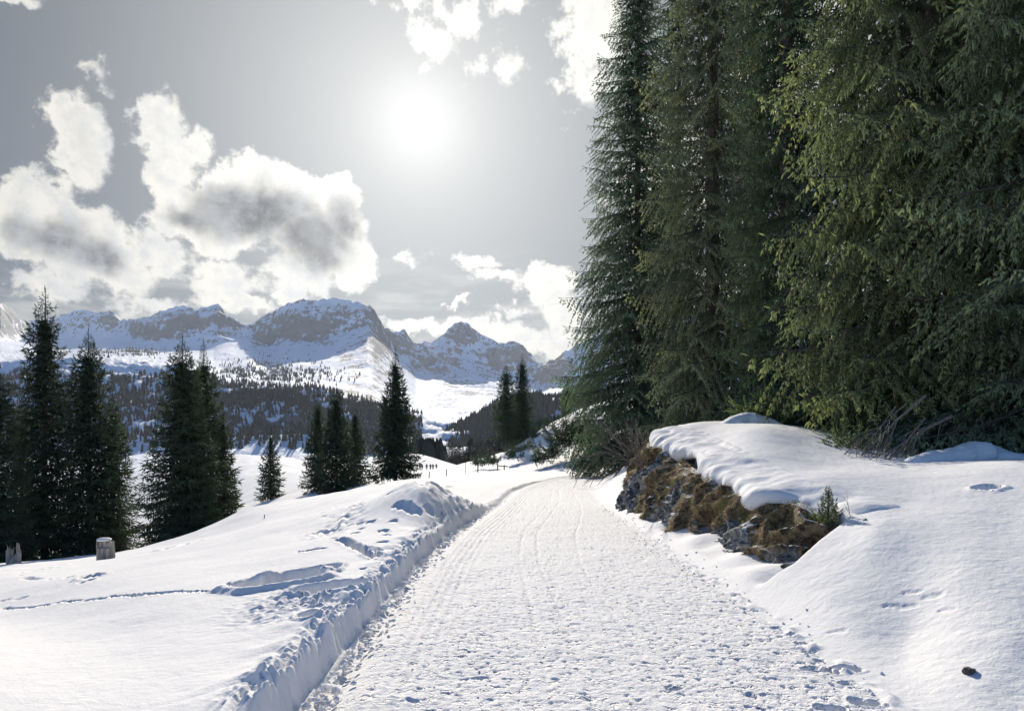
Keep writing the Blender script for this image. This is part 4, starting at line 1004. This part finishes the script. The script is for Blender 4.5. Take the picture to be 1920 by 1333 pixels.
def rock_face():
    foot = np.array([(2.86, 18.8), (2.84, 17.5), (2.95, 15.5), (2.92, 14), (2.95, 12.7), (3.18, 11), (3.16, 10), (3.12, 9), (3.06, 8.35), (3.22, 8.10), (3.60, 8.32), (4.05, 8.66)])
    top = np.array([(3.8, 18.9), (3.88, 17.4), (3.76, 15.5), (3.66, 14), (3.70, 12.6), (3.70, 11.4), (3.66, 10.4), (3.84, 9.8), (3.92, 9.4), (3.98, 9.15), (4.02, 8.95), (4.12, 8.85)])
    nS, nT = 620, 64; u = np.linspace(0, 11, nS)
    seg = np.hypot(*np.diff(foot, axis=0).T); cum = np.concatenate([[0], np.cumsum(seg)]); u = np.interp(np.linspace(0, cum[-1], nS), cum, np.arange(12))
    fo = np.stack([np.interp(u, np.arange(12), foot[:, k]) for k in (0, 1)], 1); to = np.stack([np.interp(u, np.arange(12), top[:, k]) for k in (0, 1)], 1)
    zt_ = np.maximum(macro(to[:, 0] + .15, to[:, 1]) - .16, .25); t = np.linspace(0, 1, nT)
    X = fo[:, None, 0] + (to[:, None, 0] - fo[:, None, 0]) * t ** 1.25; Yv = fo[:, None, 1] + (to[:, None, 1] - fo[:, None, 1]) * t
    Z = -.18 + (zt_[:, None] + .18) * (t ** .8)
    V = np.stack([X, Yv, Z], -1); du = np.gradient(V, axis=0); dv = np.gradient(V, axis=1); nr = np.cross(du, dv); nr /= np.linalg.norm(nr, axis=2, keepdims=True) + 1e-9
    nr = np.where(nr[..., :1] > 0, -nr, nr)
    P_ = V.reshape(-1, 3); Q = P_ * np.array([1.5, 1.0, 1.3])
    w = perlin3(Q * 1.1, 3); blocks = 1 - 2 * np.abs(perlin3(Q * 1.5 + w[:, None] * .4, 7)); fine = 1 - 2 * np.abs(perlin3(P_ * np.array([5, 4, 9.]), 9))
    turf = sst(perlin3(P_ * np.array([1.0, .8, 1.2]), 21) * 1.1 + .35 * perlin3(P_ * 4, 22) + np.tile(t, nS) * 1.1 - .30 + .35 * sst(-P_[:, 1], -10.6, -9.2), -.08, .10)
    d = .20 * blocks + .10 * w + (.07 * fine + .03 * perlin3(P_ * 17, 11)) * (1 - turf) + turf * (.07 + .07 * perlin3(P_ * 2.8, 13) + .035 * perlin3(P_ * 8, 15))
    V2 = P_ + nr.reshape(-1, 3) * (d * np.tile(np.minimum(1, (1.04 - t) * 5), nS))[:, None]
    me = new_mesh('rock_face', V2 - np.array([3.2, 12, 0]), grid_faces(nS, nT), M_FACE, True, attrs={'turf': turf})
    o = link('rock_face', me, outcrop)
    rr_ = np.random.default_rng(4); n = 26000; k = rr_.choice(len(V2), n, p=(turf ** 2 + .004) / (turf ** 2 + .004).sum())
    p = V2[k] + rr_.normal(size=(n, 3)) * .02; nn = nr.reshape(-1, 3)[k]; dist = np.clip(p[:, 1] / 9, .8, 2)[:, None]
    clump = (perlin3(V2 * 6, 31)[k])[:, None]
    dd = nn * .55 + np.array([-.1, -.1, -.55]) + rr_.normal(size=(n, 3)) * .40 + np.stack([clump[:, 0], -clump[:, 0], 0 * clump[:, 0]], 1) * .5; dd /= np.linalg.norm(dd, axis=1, keepdims=True)
    l = rr_.uniform(.3, 1.1, n)[:, None] * .085 * (1 + .8 * np.clip(clump, 0, 1)); sd = np.cross(dd, rr_.normal(size=(n, 3))); sd /= np.linalg.norm(sd, axis=1, keepdims=True); sd *= .0026 * dist
    tip = p + dd * l + np.array([0, 0, -.25]) * l; VV = np.stack([p + sd, p - sd, tip], 1).reshape(-1, 3); TT = np.arange(n * 3).reshape(-1, 3)
    g_ = link('dead_grass', new_mesh('dead_grass', VV - np.array([3.2, 12, 0]), TT, M_GRASS, False), outcrop); g_['kind'] = 'stuff'
rock_face()

# overhanging snow edge on top of the rocks
def sweep(name, ctl, label, flat=.72, seed=0):
    P_ = np.array([[*at(a, c, b)] for a, b, c, r in ctl]); Rr = np.array([r for *_, r in ctl])
    if name == 'snow_edge': P_[:, 2] = macro(P_[:, 0] + .22, P_[:, 1]) - Rr * flat * .80
    s = np.linspace(0, len(ctl) - 1, len(ctl) * 14); i = np.arange(len(ctl))
    from_ = np.stack([np.interp(s, i, P_[:, k]) for k in range(3)], 1); R_ = np.interp(s, i, Rr)
    ker = np.ones(9) / 9
    for k in range(3): from_[:, k] = np.convolve(np.pad(from_[:, k], 4, 'edge'), ker, 'valid')
    R_ = np.convolve(np.pad(R_, 4, 'edge'), ker, 'valid')
    end = np.minimum(1, np.minimum(np.arange(len(s)), np.arange(len(s))[::-1]) / 6.0); R_ = R_ * np.sqrt(end + .02)
    tan = np.gradient(from_, axis=0); tan /= np.linalg.norm(tan, axis=1, keepdims=True)
    u = np.cross(tan, [0, 0, 1]); u /= np.linalg.norm(u, axis=1, keepdims=True); w = np.cross(u, tan)
    k = 40; a = np.arange(k) * 2 * math.pi / k
    V = from_[:, None] + R_[:, None, None] * (np.cos(a)[None, :, None] * u[:, None] * 1.15 + np.sin(a)[None, :, None] * w[:, None] * flat)
    V = V.reshape(-1, 3); c = np.repeat(from_, k, 0); d = V - c
    nn = 1 + .30 * fbm3(V * 2.6, 3, seed) + .05 * fbm3(V * 11, 3, seed + 3)
    V = c + d * nn[:, None]
    n_ = len(s); i0 = (np.arange(n_ - 1)[:, None] * k + np.arange(k)[None, :]).ravel(); j0 = (np.arange(n_ - 1)[:, None] * k + (np.arange(k)[None, :] + 1) % k).ravel()
    o = link(name, new_mesh(name, V, np.stack([i0, j0, j0 + k, i0 + k], 1), M_SNOW)); tag(o, label, kind='structure'); return o
ED = np.array([(8.2, 4.12, .05), (8.6, 4.0, .11), (9.1, 3.96, .14), (9.5, 3.92, .15), (9.9, 3.78, .17), (10.2, 3.56, .24), (10.6, 3.40, .28), (11.0, 3.48, .23), (11.4, 3.58, .19), (12.0, 3.54, .22), (12.6, 3.46, .29), (13.3, 3.50, .20), (13.9, 3.70, .12), (14.8, 3.80, .10),
               (15.5, 3.82, .16), (16.3, 3.72, .28), (17.2, 3.60, .36), (18.0, 3.50, .36), (18.6, 3.62, .28), (19.1, 3.85, .12)])
def snow_edge():
    ys = np.linspace(8.2, 19.1, 420); xe = np.interp(ys, ED[:, 0], ED[:, 1]); r = np.interp(ys, ED[:, 0], ED[:, 2])
    k7 = np.ones(19) / 19; xe = np.convolve(np.pad(xe, 9, 'edge'), k7, 'valid'); r = np.convolve(np.pad(r, 9, 'edge'), k7, 'valid')
    xe = xe - .06 - .16 * np.maximum(0, perlin(ys * 1.3, ys * 0, 401)) ; r = r * (1 + .22 * perlin(ys * 1.9, ys * 0, 403))
    xt = rock_top(ys); xin = np.maximum(xt, xe) + .55
    zin = macro(xin, ys); zE = zin - .10 * (xin - xe) * .8 - .02
    cols = []
    for q in np.linspace(0, 1, 26)[:-1]:                   # top, from inland to the rim
        x = (xin + .35) * (1 - q) + (xe + r) * q
        zt_ = np.where(x > xin, macro(x, ys), 0); f = np.clip((xin - x) / np.maximum(xin - xe - r, .05), 0, 1)
        z = np.where(x > xin, zt_, zin * (1 - f * f) + zE * f * f); z = z + .012 * np.sin(q * math.pi) - .12 * (1 - sst(q + 0 * x, 0, .30)) - .12 * (1 - sst(ys, 8.2, 8.7))
        cols.append((x, z))
    for a_ in np.linspace(90, 265, 22):
        a_ = math.radians(a_); cols.append((xe + r + r * math.cos(a_), zE - r * .92 + r * .92 * math.sin(a_)))
    for q in np.linspace(.1, 1, 8): cols.append((xe + r + q * (.55 + 0 * r), zE - 1.84 * r + .10 * q))
    X = np.stack([c[0] for c in cols], 1); Z = np.stack([c[1] for c in cols], 1); Yy = np.repeat(ys[:, None], X.shape[1], 1)
    V = np.stack([X, Yy, Z], -1).reshape(-1, 3)
    n1 = fbm3(V * 1.7, 2, 5); n2 = fbm3(V * 9, 2, 8)
    wgt = np.repeat(np.array([0, .1, .3, .5] + [.8] * 8 + [1] * (X.shape[1] - 12))[None, :], len(ys), 0).ravel()
    V[:, 0] -= wgt * (.11 * n1 + .004 * n2); V[:, 2] += wgt * (.045 * n1 + .005 * n2)
    o = link('snow_edge', new_mesh('snow_edge', V, grid_faces(*X.shape), M_SNOW)); tag(o, 'thick overhanging snow edge along the top of the rocks', kind='structure')
snow_edge()
sweep('snow_patch', [(1530, 1030, 8.6, .05), (1548, 1042, 8.45, .10), (1565, 1058, 8.3, .10), (1570, 1075, 8.1, .08)], 'small snow tongue lying between the mossy rocks', seed=8, flat=.8)
sweep('snow_drift', [(1690, 872, 12.4, .10), (1740, 862, 12.6, .20), (1800, 858, 12.8, .26), (1838, 850, 12.9, .34), (1856, 852, 12.9, .26), (1900, 864, 12.6, .2), (1950, 868, 12.4, .2), (2000, 870, 12.2, .1)], 'low shaded snow drift at the foot of the spruces', seed=11, flat=.7)
sweep('snow_drift', [(1340, 812, 18.6, .10), (1375, 796, 19.0, .30), (1410, 790, 19.2, .34), (1445, 798, 19.0, .24), (1480, 806, 18.6, .12)], 'snow drift on the bank crest under the brownish spruce', seed=13, flat=.7)

# ------------------------------------------------------------------ bare twigs and dead branches
def branchy(mb, p, d, L, r, depth, rr, droop=.0, sides=4, spread_=.6):
    n = 6; pts = [p]; dd = d / np.linalg.norm(d)
    for i in range(n):
        dd = dd + np.array([rr.uniform(-.12, .12), rr.uniform(-.12, .12), rr.uniform(-.1, .1) - droop]); dd /= np.linalg.norm(dd)
        pts.append(pts[-1] + dd * L / n)
    tube(mb, pts, np.linspace(r, r * .35, n + 1), sides, cap=False)
    if depth:
        for i in range(2, n + 1):
            for _ in range(2 if depth > 1 else 1):
                q = pts[i]; e = dd * .9 + np.array([rr.uniform(-1, 1), rr.uniform(-1, 1), rr.uniform(-.8, .6)]) * spread_
                branchy(mb, q, e, L * rr.uniform(.35, .6), r * .5, depth - 1, rr, droop, 3, spread_)
rb = random.Random(5)
def branch_part(parent, px, py, Y, dirv, L, r, depth, name='dead_branch', droop=.03, n=1, spread_=.5, m=M_TWIG):
    mb = MB(); x, y, z = at(px, Y, py); o0 = parent.location
    for _ in range(n):
        branchy(mb, np.array([x - o0.x, y - o0.y, z - o0.z]), np.array(dirv) + np.array([rb.uniform(-.15, .15), rb.uniform(-.15, .15), rb.uniform(-.15, .15)]) * (n > 1), L * rb.uniform(.8, 1.1), r, depth, rb, droop, 5, spread_)
    return link(name, mb.mesh(name, [m]), parent)
branch_part(TD, 1735, 742, 13.7, (-1, -.25, -.62), 2.0, .03, 2)
branch_part(TD, 1785, 780, 13.5, (-1, -.3, -.42), 2.0, .036, 2)
branch_part(TD, 1700, 755, 13.8, (-1, -.2, -.55), 1.5, .014, 2)
branch_part(TD, 1680, 762, 13.7, (-.7, -.2, -.9), 1.0, .012, 2)
branch_part(TD, 1735, 784, 13.6, (-.75, -.3, -.8), 1.3, .02, 2)
branch_part(TD, 1890, 800, 14.5, (.2, -.2, .9), .7, .01, 2)
branch_part(TD, 1905, 862, 14.0, (.5, -.2, .9), .9, .012, 1)
branch_part(TD, 1765, 792, 13.6, (-.6, -.3, -.9), 1.1, .012, 2)
bs = bpy.data.objects.new('bare_shrub', None); COL.objects.link(bs)
x_, y_, z_ = at(1212, 18.2, 890); bs.location = (x_, y_, z_)
tag(bs, 'leafless grey shrub leaning over the left end of the rocks', 'shrub')
for i, (dx, dz, L) in enumerate([(-.9, .5, 1.1), (-.7, .9, 1.0), (-.5, 1.1, 1.1), (-.2, 1.2, .9), (-1, .25, 1.0), (-.4, .8, .8), (.1, 1.0, .6), (-.8, .7, 1.3), (-.6, .4, .9)]):
    branch_part(bs, 1212 + rb.uniform(-14, 16), 872 + rb.uniform(-5, 12), 17.4, (dx, -.3, dz), L * .95, .012, 2, 'stem', droop=-.01, spread_=.32)
bt = bpy.data.objects.new('bare_twig', None); COL.objects.link(bt); x_, y_, z_ = at(1600, 8.5, 985); bt.location = (x_, y_, z_)
tag(bt, 'short dark bare twig beside the tiny young spruce', 'twig'); branch_part(bt, 1598, 990, 8.5, (-.15, 0, 1), .30, .006, 1, 'stem', spread_=.7, m=M_DARKWOOD)

# dark roots and heather under the first tall spruce by the path
rt = bpy.data.objects.new('exposed_root', None); COL.objects.link(rt); x_, y_, z_ = at(1125, 30, 890); rt.location = (x_, y_, z_)
tag(rt, 'brown exposed roots and brush at the path edge under the dark slender spruce', 'roots')
for i in range(8):
    branch_part(rt, 1160 + rb.uniform(-30, 45), 868 + rb.uniform(-22, 12), 30 + rb.uniform(-1, 1), (-1.0, -.3, -.55 + rb.uniform(-.3, .35)), rb.uniform(.9, 1.7), .035, 1, 'root', m=M_DARKWOOD, spread_=.4, droop=.02)

# ------------------------------------------------------------------ small shrubs on the hillside
GS = 'dark shrubs half buried on the snowy hillside'
def shrub(label, px, py, Y, r0_, nb, seed, name='conifer_shrub', tint=(.5, .62, .56), flatn=.5, leanx=0.0):
    r = r0_ * (1.5 if Y > 40 else 1.0); nb = int(nb * (1.5 if Y > 40 else 1)); rr2 = random.Random(seed); x, y, z = at(px, Y, py); root = bpy.data.objects.new(name, None); COL.objects.link(root); root.location = (x, y, z)
    tag(root, label, 'shrub', GS)
    for k in range(nb):
        b = link('bough', rr2.choice(MID[0.7] if r < 1.5 else MID[1.6]), root); a = rr2.random() * 6.28; nat = .7 if r < 1.5 else 1.6
        b.rotation_euler = (rr2.uniform(-.3, .3), -rr2.uniform(.1, 1.35), a); s = r / nat * rr2.uniform(.5, 1.05); b.scale = (s, s, s)
        b.location = (rr2.uniform(-.5, .5) * r + leanx * rr2.random() * r, rr2.uniform(-.4, .4) * r, rr2.uniform(0, .25) * r); b.color = (*tint, 1)
for a in [('big dark shrub thicket leaning out of the slope beside the first tall spruce', 1070, 838, 60, 1.7, 40, 51), ('low dark shrub mass on the middle of the hillside', 1030, 858, 60, 1.1, 26, 52), ('dark shrub hanging below the hill brow near the tall tree', 1085, 812, 62, 1.3, 26, 53),
          ('round dark shrub by the wooden rail at the roadside', 921, 870, 66, .6, 14, 54), ('upright small pine bush left of the round shrub', 907, 869, 68, .6, 12, 55), ('tiny pine at the left end of the roadside bushes', 893, 872, 70, .5, 10, 56),
          ('young dark conifer standing alone on the snowy hillside', 978, 850, 72, 1.0, 18, 57), ('tiny dark conifer lower on the snowy hillside', 962, 860, 70, .6, 12, 58), ('small dark bush at the top of the hill brow', 1026, 800, 84, .7, 10, 59),
          ('dark patch of scrub just under the hill brow', 1003, 822, 84, .9, 10, 60), ('lowest shrub at the foot of the shaded slope', 1013, 868, 58, .7, 14, 61)]:
    shrub(*a)
shrub('flat green evergreen brush on the crest under the brownish spruce', 1440, 796, 20, 1.0, 22, 62, tint=(.75, .85, .6))
shrub('bushy evergreen undergrowth at the crest under the broad spruce', 1590, 846, 14.6, .45, 20, 63, tint=(.85, .95, .65))
shrub('dark evergreen undergrowth behind the shaded snow drift', 1800, 838, 15.0, 1.0, 30, 64, tint=(.6, .75, .6))
shrub('evergreen brush behind the drift at the right photo edge', 1905, 835, 15.0, 1.0, 24, 65, tint=(.55, .7, .58))
shrub('dark green brush between the narrow spruce and the broad one', 1530, 812, 21, 1.2, 26, 66, tint=(.5, .68, .56))

# ------------------------------------------------------------------ weathered stumps
def stump(label, px, py, Y, w, h, seed, cap):
    rr3 = random.Random(seed); x, y, z = at(px, Y, py); root = bpy.data.objects.new('tree_stump', None); COL.objects.link(root); root.location = (x, y, z)
    tag(root, label, 'tree stump', 'weathered pale stumps in front of the left spruces')
    mb = MB(); tube(mb, [(0, 0, -.4), (0, 0, h * .35), (0, 0, h * .5)], [w * .42, w * .40, w * .2], 12)
    V = mb.V[0]; V *= 1 + .2 * perlin(V[:, 0] * 9 + seed, V[:, 1] * 9 + V[:, 2] * 3)[:, None]
    link('stump_wood', mb.mesh('stump_wood', [M_WOOD]), root)
    nsl = 7
    for j in range(nsl):                                # jagged split slabs of wood
        px_ = (j / (nsl - 1) - .5) * w * .86; hh = h * (rr3.uniform(.72, 1.0) if not (seed == 1 and j in (3, 4)) else .55); py_ = rr3.uniform(-.16, .05) * w
        wd = w * rr3.uniform(.13, .19); nV = []
        for lv in range(7):
            t = lv / 6; z0 = -.3 + (hh + .3) * t
            for q in range(7):
                a = q * 6.2832 / 7; jz = rr3.uniform(-.16, .1) * h if lv == 6 else 0
                nV.append((px_ + wd * math.cos(a) * (1 - .25 * t) * rr3.uniform(.85, 1.15) + .03 * w * math.sin(t * 4 + j), py_ + wd * .8 * math.sin(a) * rr3.uniform(.85, 1.15), z0 + jz))
        T = []
        for lv in range(6):
            for q in range(7):
                p_, q_ = lv * 7 + q, lv * 7 + (q + 1) % 7; T += [(p_, q_, q_ + 7), (p_, q_ + 7, p_ + 7)]
        nV.append((px_, py_, hh - .1 * h)); T += [(42 + q, 42 + (q + 1) % 7, 49) for q in range(7)]
        link('split_slab', new_mesh('split_slab', nV, T, M_WOOD, False), root)
    if cap:
        V_, T_ = ICO3; V_ = V_ * (1 + .25 * fbm3(V_ * 2, 2, seed))[:, None] * np.array([w * .42, w * .32, w * .13]) + np.array([-w * .05, 0, h * .95])
        link('snow_cap', new_mesh('snow_cap', V_, T_, M_SNOW, True), root)
stump('tall narrow pale stump split in two at the left photo edge', 26, 1068, 23, .44, .84, 1, False)
stump('broad pale stump with a little snow cap in front of the left spruces', 197, 1037, 21, .48, .42, 2, True)

# ------------------------------------------------------------------ posts, rail, fence wire
def post(label, px, py, Y, h, r, group='thin wooden posts standing in the snow', lean=.0):
    x, y, z = at(px, Y); root = bpy.data.objects.new('wooden_post', None)
    mb = MB(); tube(mb, [(0, 0, -.3), (lean * .5, 0, h * .5), (lean, 0, h)], [r, r * .95, r * .85], 7)
    o = link('wooden_post', mb.mesh('wooden_post', [M_DARKWOOD]), None, (x, y, z)); tag(o, label, 'post', group)
post('thickest short post right below the cone shaped spruce', 758, 909, 33, .32, .04)
post('second post from the cone shaped spruce', 784, 905, 38, .36, .035)
post('slightly leaning post between the cone shaped spruce and the walkers', 804, 901, 42, .40, .03, lean=.05)
post('post standing before the faint snow fence', 837, 894, 48, .50, .035)
post('tall thin pole on the snow behind the snow fence', 873, 885, 62, 1.6, .025)
post('tiny dark stake alone on the snow slope right of the double crown spruce', 495, 962, 27, .20, .018, lean=.03)
post('stake at the foot of the roadside bushes', 896, 880, 60, .9, .05)
rail = bpy.data.objects.new('wooden_rail', None); COL.objects.link(rail); rail.location = at(933, 60); tag(rail, 'small dark wooden rail at the roadside by the round shrub', 'rail')
for dx in (0, .55):
    mb = MB(); tube(mb, [(dx, 0, -.2), (dx, 0, .8 if dx == 0 else .45)], [.06, .05], 6); link('rail_post', mb.mesh('rail_post', [M_DARKWOOD]), rail)
mb = MB(); tube(mb, [(0, -.02, .38), (.85, -.02, .34)], [.05, .04], 6); link('crossbar', mb.mesh('crossbar', [M_DARKWOOD]), rail)
bench = bpy.data.objects.new('slanted_bench', None); COL.objects.link(bench); bx_, by_, bz_ = at(936, 93); bench.location = (bx_, by_, bz_); tag(bench, 'slanted dark wooden bench on the hill brow below the bare trunk', 'bench')
for nm, pts, rad in (('seat', [(-.9, 0, .5), (.9, 0, .55)], .16), ('backrest', [(-1.1, .2, 1.2), (-.6, .2, .45)], .14), ('leg', [(-.7, 0, -.2), (-.7, 0, .5)], .08), ('leg', [(.7, 0, -.2), (.7, 0, .5)], .08)):
    mb = MB(); tube(mb, pts, [rad, rad], 4); link(nm, mb.mesh(nm, [M_DARKWOOD]), bench)

# small stone in the near snow
sx, sy = hit(1817, 1262)
so = link('stone', rock_mesh(77, 'stone', src=ICO3), None, (sx, sy, gz(sx, sy) + .01)); so.scale = (.055, .05, .045)
tag(so, 'single small dark stone sticking out of the smooth near snow', 'stone')

# crumbs of snow along the cut bank and on the way
V0, T0 = ICO1; rr = np.random.default_rng(9); VV, TT = [], []; nb_ = 0
def crumb(x, y, s):
    global nb_
    z = gz(x, y); v = V0 * rr.uniform(.6, 1.25, (len(V0), 1)) * np.array([1, 1, .7]) * s + np.array([x, y, z + s * .25]); VV.append(v); TT.append(T0 + nb_); nb_ += len(V0)
for y in 3.9 + 12 * rr.random(46) ** 1.3: crumb(float(edgeL(y)) + abs(rr.normal()) * .07 + .02, y, rr.uniform(.03, .055))
ny = 3.9 + (22 - 3.9) * rr.random(420) ** 1.6
for y in ny: crumb(float(edgeL(y)) + abs(rr.normal()) * .10 + .01, y, rr.uniform(.008, .028))
for y in 3.9 + (16) * rr.random(320) ** 1.4: crumb(float(edgeR(y)) + rr.normal() * .14, y, rr.uniform(.006, .02))
for y in 3.9 + 12 * rr.random(500) ** 1.5: crumb(rr.uniform(-1.1, 2.4), y, rr.uniform(.004, .011))
co_ = link('snow_crumbs', new_mesh('snow_crumbs', np.concatenate(VV), np.concatenate(TT), M_SNOW, False)); tag(co_, 'loose snow crumbs along the cut bank', kind='stuff')

# ------------------------------------------------------------------ walkers
def person_mesh(stride, jacket, trousers, seed):
    bm = bmesh.new(); J = {}
    def v(n_, co, r): J[n_] = (bm.verts.new(co), r)
    v('pelvis', (0, 0, .95), .15); v('waist', (0, 0, 1.12), .14); v('chest', (0, .02, 1.34), .165); v('neck', (0, .02, 1.50), .065); v('head', (0, .0, 1.62), .10); v('crown', (0, 0, 1.71), .075)
    for s, n_ in ((-1, 'l'), (1, 'r')):
        st = stride * s
        v('hip' + n_, (s * .10, 0, .88), .105); v('knee' + n_, (s * .11, st * .18 - .04, .50), .075); v('ankle' + n_, (s * .11, st * .32, .10), .055); v('toe' + n_, (s * .12, st * .32 - .14, .05), .05)
        v('sh' + n_, (s * .20, .02, 1.42), .07); v('el' + n_, (s * .27, -st * .12 + .03, 1.16), .052); v('wr' + n_, (s * .27, -st * .22 - .06, .95), .04); v('ha' + n_, (s * .27, -st * .25 - .1, .87), .042)
    E = [('pelvis', 'waist'), ('waist', 'chest'), ('chest', 'neck'), ('neck', 'head'), ('head', 'crown')]
    for n_ in 'lr': E += [('pelvis', 'hip' + n_), ('hip' + n_, 'knee' + n_), ('knee' + n_, 'ankle' + n_), ('ankle' + n_, 'toe' + n_), ('chest', 'sh' + n_), ('sh' + n_, 'el' + n_), ('el' + n_, 'wr' + n_), ('wr' + n_, 'ha' + n_)]
    for a, b in E: bm.edges.new((J[a][0], J[b][0]))
    me = bpy.data.meshes.new('tmp'); bm.verts.index_update(); order = {J[k][0].index: J[k][1] for k in J}; root_i = J['pelvis'][0].index
    bm.to_mesh(me); bm.free()
    o = bpy.data.objects.new('tmp', me); COL.objects.link(o)
    md = o.modifiers.new('s', 'SKIN')
    for i, sv in enumerate(me.skin_vertices[0].data): sv.radius = (order[i], order[i] * .85); sv.use_root = (i == root_i)
    o.modifiers.new('ss', 'SUBSURF').levels = 1
    dg = bpy.context.evaluated_depsgraph_get(); ev = bpy.data.meshes.new_from_object(o.evaluated_get(dg)); bpy.data.objects.remove(o); ev.name = 'person'
    ev.materials.clear()
    for m_ in (jacket, trousers, SKIN, HAIR): ev.materials.append(m_)
    for p_ in ev.polygons:
        c = p_.center; p_.use_smooth = True
        p_.material_index = 3 if c.z > 1.64 else (2 if c.z > 1.50 or (abs(c.x) > .2 and c.z < .93) else (1 if c.z < .98 else 0))
    return ev
SKIN = cloth('skin', (.45, .30, .22)); HAIR = cloth('dark_hair', (.04, .03, .025)); NAVY = cloth('navy_cloth', (.03, .045, .08)); BLACK = cloth('black_cloth', (.02, .02, .024)); TEAL = cloth('teal_cloth', (.10, .19, .22)); GREYC = cloth('grey_cloth', (.10, .10, .11))
for i, (px, jk, trz, lab) in enumerate([(787.5, BLACK, BLACK, 'leftmost of the walkers, in dark clothes, beside the lone cone shaped spruce'), (791.5, TEAL, NAVY, 'walker in a blue green jacket, second from the left'),
                                       (800, BLACK, GREYC, 'walker in dark clothes standing alone in the middle of the row'), (807, NAVY, BLACK, 'third walker from the right in a navy jacket'),
                                       (811.8, BLACK, NAVY, 'second walker from the right in a black jacket'), (818, NAVY, BLACK, 'rightmost of the walkers, in dark navy clothes')]):
    Yp = 166.0 + (i % 3) * 2; x = (px - CX) / F * Yp
    gzp = float(coarse(np.array([x]), np.array([Yp]))[0] + relief(np.array([[x]]), np.array([[Yp]]), 0)[0, 0])
    o = link('person', person_mesh(.5 + .3 * (i % 2), jk, trz, i), None, (x, Yp, gzp)); o.rotation_euler = (0, 0, .3 * (i - 2)); tag(o, lab, 'person', 'walkers far along the snow track')

# ------------------------------------------------------------------ air
bmh = bmesh.new(); bmesh.ops.create_cube(bmh, size=1.0); hm = bpy.data.meshes.new('haze'); bmh.to_mesh(hm); bmh.free()
hz = link('haze', hm); ztop = float(MAIN[2].max()) + 25; hz.scale = (34000, 19600, ztop + 111); hz.location = (0, 300, (ztop - 111) / 2)
mh = bpy.data.materials.new('haze_air'); mh.use_nodes = True; nt = mh.node_tree; nt.nodes.clear()
vp = nt.nodes.new('ShaderNodeVolumePrincipled'); vp.inputs['Color'].default_value = (.84, .91, 1.0, 1); vp.inputs['Density'].default_value = 0.000020; vp.inputs['Anisotropy'].default_value = .25
oo = nt.nodes.new('ShaderNodeOutputMaterial'); nt.links.new(vp.outputs[0], oo.inputs['Volume']); hm.materials.append(mh)
tag(hz, kind='stuff')
